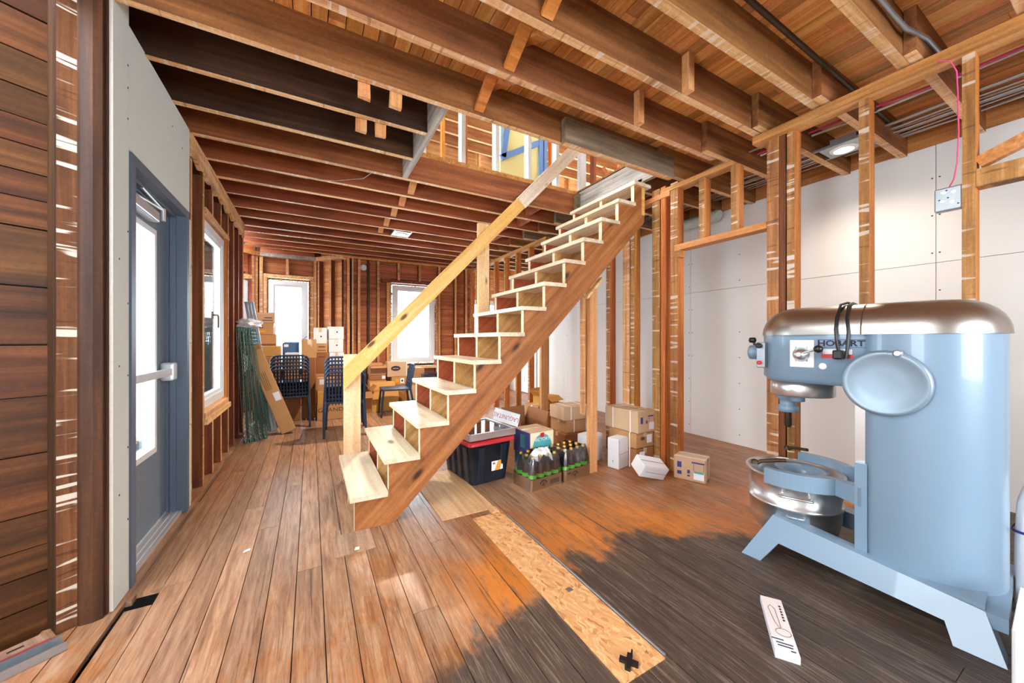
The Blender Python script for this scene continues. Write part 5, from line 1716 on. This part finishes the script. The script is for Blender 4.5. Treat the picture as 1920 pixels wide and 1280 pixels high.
build('tool_drawing', pi_, M['ink_brown'], hb)
for (a, b, w) in ((0.10, -0.02, 0.04), (0.118, 0.0, 0.055), (0.133, 0.0, 0.05), (0.15, 0.022, 0.016)):
    build('printed_line', MB().box((a - 0.003, b - w / 2, 0.0301), (a + 0.003, b + w / 2, 0.0307)), M['ink'], hb)
for i in range(6):
    build('printed_line', MB().box((-0.12 + 0.018 * i, 0.020, 0.0306), (-0.109 + 0.018 * i, 0.028, 0.0311)), M['ink'], hb)
br = thing('pipe_clip', 'small black plastic cross-shaped clip lying on the strand board patch', 'clip', (1.045, 0.975, 0.0065), math.radians(35))
build('arm', MB().box((-0.036, -0.010, 0), (0.036, 0.010, 0.012)), M['black'], br)
build('arm', MB().box((-0.010, 0.010, 0), (0.010, 0.034, 0.012)).box((-0.010, -0.034, 0), (0.010, -0.010, 0.012)), M['black'], br)
build('prong', MB().box((0.022, -0.010, 0.012), (0.036, -0.004, 0.028)), M['black'], br)
build('prong', MB().box((-0.036, 0.004, 0.012), (-0.022, 0.010, 0.028)), M['black'], br)
tag(piece('paper_scrap', (1.085, 1.392, 0.0062), (1.117, 1.416, 0.0072), M['galv'], None), 'small grey square scrap on the strand board patch', 'scrap')
fk = MB().prism([(-0.02, 0), (0.012, -0.008), (0.022, 0.006), (-0.004, 0.012)], 0, 0.004)
o = build('plastic_shard', fk, M['white'])
o.location = (-0.324, 2.576, 0.001)
o.rotation_euler = (0, 0, 0.6)
tag(o, 'small white and black plastic shard on the bare floorboards', 'scrap')
o = build('yellow_chip', MB().prism([(-0.014, -0.01), (0.012, -0.012), (0.016, 0.008), (-0.006, 0.014)], 0, 0.005), M['cream'])
o.location = (0.235, 2.285, 0.004)
tag(o, 'small yellow chip lying before the stair foot', 'scrap')
# spirit level and steel channel by the angled wall
F2 = Matrix(((AXV.x, ANV.x, 0, -0.90), (AXV.y, ANV.y, 0, 2.14), (0, 0, 1, 0), (0, 0, 0, 1)))
lv = thing('wooden_block', 'weathered wooden block with a red painted side by the angled wall', 'block', (0, 0, 0))
lv.matrix_world = F2
M['redpaint'] = plain('faded_red_paint', (140, 60, 52), 0.6, noise=0.2)
build('body', MB().box((0.0, 0.0, 0.0), (0.55, 0.06, 0.045)), M['greyboard'], lv)
build('painted_side', MB().box((0.0, -0.003, 0.002), (0.55, 0.0, 0.043)), M['redpaint'], lv)
build('slot', MB().box((0.06, 0.022, 0.045), (0.10, 0.034, 0.0455)), M['dark_void'], lv)  # flat dark patch painted as the shade inside a slot
chn = thing('steel_channel', 'open steel channel lying on the floor by the angled wall', 'channel', (0, 0, 0))
F3 = F2.copy()
F3[0][3], F3[1][3] = -0.845, 2.105
chn.matrix_world = F3
build('web', MB().box((0.0, -0.005, 0.002), (0.6, 0.058, 0.006)), M['galv'], chn)
build('flange', MB().box((0.0, -0.008, 0.002), (0.6, -0.005, 0.036)), M['galv'], chn)
build('flange', MB().box((0.0, 0.055, 0.006), (0.6, 0.058, 0.036)), M['galv'], chn)
# white goods at the right edge
rb = carton('white carton at the right edge of the floor beside the mixer', 2.235, 0.133, 0.0, 0.36, 0.25, 0.265, 4, 'card_w', 'white goods right of the mixer', tape=False)
sk = thing('flour_sack', 'white paper sack with a blue stripe standing behind the mixer at the right edge', 'sack', (2.858, 0.243, 0.0), 0, 'white goods right of the mixer')
rr = random.Random(9)
rings = []
for (z, k) in ((0.0, 0.92), (0.05, 1.0), (0.30, 1.03), (0.48, 0.98), (0.56, 0.75), (0.60, 0.35)):
    rings.append([(x * k + rr.uniform(-0.006, 0.006), y * k + rr.uniform(-0.006, 0.006), z) for x, y in rrect(0.10, 0.085, 0.04)])
build('paper_body', MB().loft(rings), M['white'], sk)
build('blue_stripe', MB().loft([ring(rrect(0.106, 0.091, 0.04), 0.36), ring(rrect(0.106, 0.091, 0.04), 0.372)], 0, None, True, False, False), M['ink_blue'], sk)

# ================================================================ SERVICES
# recessed lamps on bar hangers
M['lamp_on'] = emit('lit_lamp_lens', (255, 236, 205), 14.0)
M['trim_w'] = plain('white_lamp_trim', (236, 232, 226), 0.5)


def downlight(label, loc, rz, power, span):
    t = thing('downlight', label, 'lamp', loc, math.radians(rz), 'recessed downlights between the joists')
    build('trim_ring', MB().lathe([(0.062, -0.012), (0.085, -0.006), (0.088, 0.0), (0.062, 0.0)], 32, 0, None, True, False), M['trim_w'], t)
    build('lens', MB().lathe([(0.001, -0.004), (0.062, -0.004)], 32, 0, None, True, False), M['lamp_on'], t)
    build('mounting_plate', MB().box((-0.12, -0.12, 0.001), (0.12, 0.12, 0.004)), M['galv'], t)
    build('driver_box', MB().box((-0.11, 0.02, 0.004), (0.05, 0.11, 0.06)), M['galv'], t)
    for yy in (-0.115, 0.115):
        build('bar_hanger', MB().box((-0.012, -span / 2, 0.004) if False else (-span / 2, yy - 0.006, 0.004), (span / 2, yy + 0.006, 0.022)), M['galv'], t)
    l = bpy.data.lights.new('downlight_beam', 'SPOT')
    l.energy = power
    l.color = (1.0, 0.86, 0.70)
    l.spot_size = math.radians(150)
    l.spot_blend = 0.8
    l.shadow_soft_size = 0.05
    lo = link('downlight_beam', l, t)
    lo.location = (0, 0, -0.02)
    return t


downlight('lit round downlight hung between joists near the right wall', (3.73, 1.24, 2.752), 90, 42, 0.33)
downlight('lit round downlight between the far joists beyond the stairs', (1.14, 5.34, 2.752), 90, 280, 0.30)
# junction box, wires
jb = thing('junction_box', 'square galvanised junction box fixed to a partition stud with a pink wire', 'electrical box', (2.965, 0.555, 1.975))
rounded((0, -0.049, -0.062), (0.045, 0.049, 0.062), 0.006, mats=M['galv'], name='case', parent=jb)
for (yy, zz) in ((-0.02, 0.03), (0.015, 0.035), (0.02, -0.01), (-0.015, -0.02)):
    build('knockout', MB().lathe([(0.010, 0), (0.009, 0.0012)], 14, 0, Matrix.Translation((0.0, yy, zz)) @ Matrix.Rotation(-PI / 2, 4, 'Y')), M['steel'], jb)
for (yy, zz) in ((0.03, 0.0), (-0.035, -0.035), (0.0, 0.005), (0.005, 0.045)):
    build('screw', MB().lathe([(0.004, 0), (0.003, 0.0012)], 8, 0, Matrix.Translation((0.0, yy, zz)) @ Matrix.Rotation(-PI / 2, 4, 'Y')), M['screw'], jb)
o = build('pink_wire', MB().tube([(2.98, 0.555, 2.035), (2.965, 0.535, 2.07), (2.955, 0.522, 2.15), (2.946, 0.515, 2.30), (2.942, 0.517, 2.50), (2.935, 0.52, 2.62), (2.90, 0.535, 2.67), (2.90, 0.58, 2.70)], 0.003, 6), M['pink'])
tag(o, 'pink wire running up the stud from the junction box', 'wire')
G1 = 'armoured cables between the joists over the passage'
M['bx'] = plain('aluminium_armoured_cable', (196, 198, 198), 0.35, 0.7, noise=0.25, scale=120)
CN = ['first', 'second', 'third', 'fourth', 'fifth', 'sixth', 'seventh', 'eighth', 'ninth', 'tenth', 'eleventh', 'twelfth']
xs = [3.86 + 0.036 * i for i in range(12)]
for i, x in enumerate(xs):
    pts = []
    yy = -2.0
    zc = 2.88 + R.uniform(-0.015, 0.03)
    while yy < 7.0:
        pts.append((x + R.uniform(-0.009, 0.009), yy, zc + R.uniform(-0.010, 0.010)))
        yy += 0.45
    o = build('armoured_cable', MB().tube(pts, 0.0062, 6), M['bx'])
    tag(o, '%s armoured cable counted from the stud partition in the row over the passage' % CN[i], 'cable', G1)
for (x, m, lb_) in ((3.42, 'bx', 'single armoured cable running alone nearest the partition top plate'), (3.55, 'pink', 'red cable running between the joists over the passage'), (3.60, 'white', 'white cable beside the red cable over the passage')):
    pts = [(x + R.uniform(-0.012, 0.012), -2.0 + 0.45 * i, 2.90 + R.uniform(-0.012, 0.012)) for i in range(20)]
    tag(build('cable', MB().tube(pts, 0.008, 6), M[m]), lb_, 'cable')
tag(build('gas_pipe', MB().tube([(0.2, 0.965, 2.90), (3.9, 1.02, 2.90)], 0.014, 10), M['iron']), 'dark rusty iron pipe running beside a ceiling joist', 'pipe')
tag(build('conduit', MB().tube([(1.6, 0.665, 2.87), (2.35, 0.66, 2.86), (2.55, 0.66, 2.86), (2.70, 0.648, 2.84), (2.82, 0.630, 2.845), (2.93, 0.622, 2.86), (3.2, 0.62, 2.87)], 0.012, 10), M['galv']), 'bent galvanised conduit running along a joist to the top plate', 'conduit')
tag(build('loose_wire', MB().tube([(-0.55, 3.915, 2.77), (-0.3, 3.80, 2.70), (-0.05, 3.72, 2.665), (0.2, 3.65, 2.67), (0.42, 3.55, 2.70), (0.5, 3.50, 2.76)], 0.0025, 5), M['galv']), 'thin loose wire drooping under the joists above the door', 'wire')
tag(build('yellow_cable', MB().tube([(2.99, 3.53, 3.03), (3.01, 3.54, 3.2), (3.03, 3.55, 3.5), (3.03, 3.55, 3.9)], 0.006, 6), M['orange']), 'yellow cable dangling beside the top stair post', 'cable')
# ducts at the far end of the passage ceiling
M['duct'] = plain('pale_flexible_duct', (190, 204, 196), 0.5, 0.2, noise=0.1)
tag(build('flexible_duct', MB().tube([(4.22, 2.55 + 0.02 * i, 2.70 + 0.006 * (i % 2)) for i in range(30)], [0.07 if i % 2 else 0.062 for i in range(30)], 14), M['duct']), 'pale flexible duct along the top of the right wall', 'duct')

# ---------------------------------------------------------------- upstairs: painted panel leaning behind the guard studs
M['yellow'] = plain('pale_yellow_paint', (240, 232, 160), 0.7, noise=0.03)
M['bluep'] = plain('cornflower_blue_paint', (108, 150, 206), 0.6)
M['bluel'] = plain('light_blue_paint', (150, 190, 208), 0.6)
yp = thing('painted_panel', 'pale yellow panel with blue diagonal trim standing on the upper floor', 'panel', (2.47, 4.22, 3.03))
build('board', MB().box((-0.30, 0, 0), (0.30, 0.03, 1.5)), M['yellow'], yp)
beam('trim', (-0.30, -0.012, 0.58), (0.30, -0.012, 0.93), 0.02, 0.07, M['bluep'], yp)
beam('trim', (-0.26, -0.012, 0.60), (-0.12, -0.012, 1.5), 0.02, 0.07, M['bluep'], yp)
build('trim', MB().box((-0.30, -0.02, 0.6), (-0.26, 0.0, 1.5)), M['bluel'], yp)
build('trim', MB().box((0.30, -0.03, 0), (0.36, 0.03, 1.5)), M['bluep'], yp)
build('trim', MB().box((0.375, -0.04, 0), (0.42, 0.03, 1.5)), M['bluep'], yp)
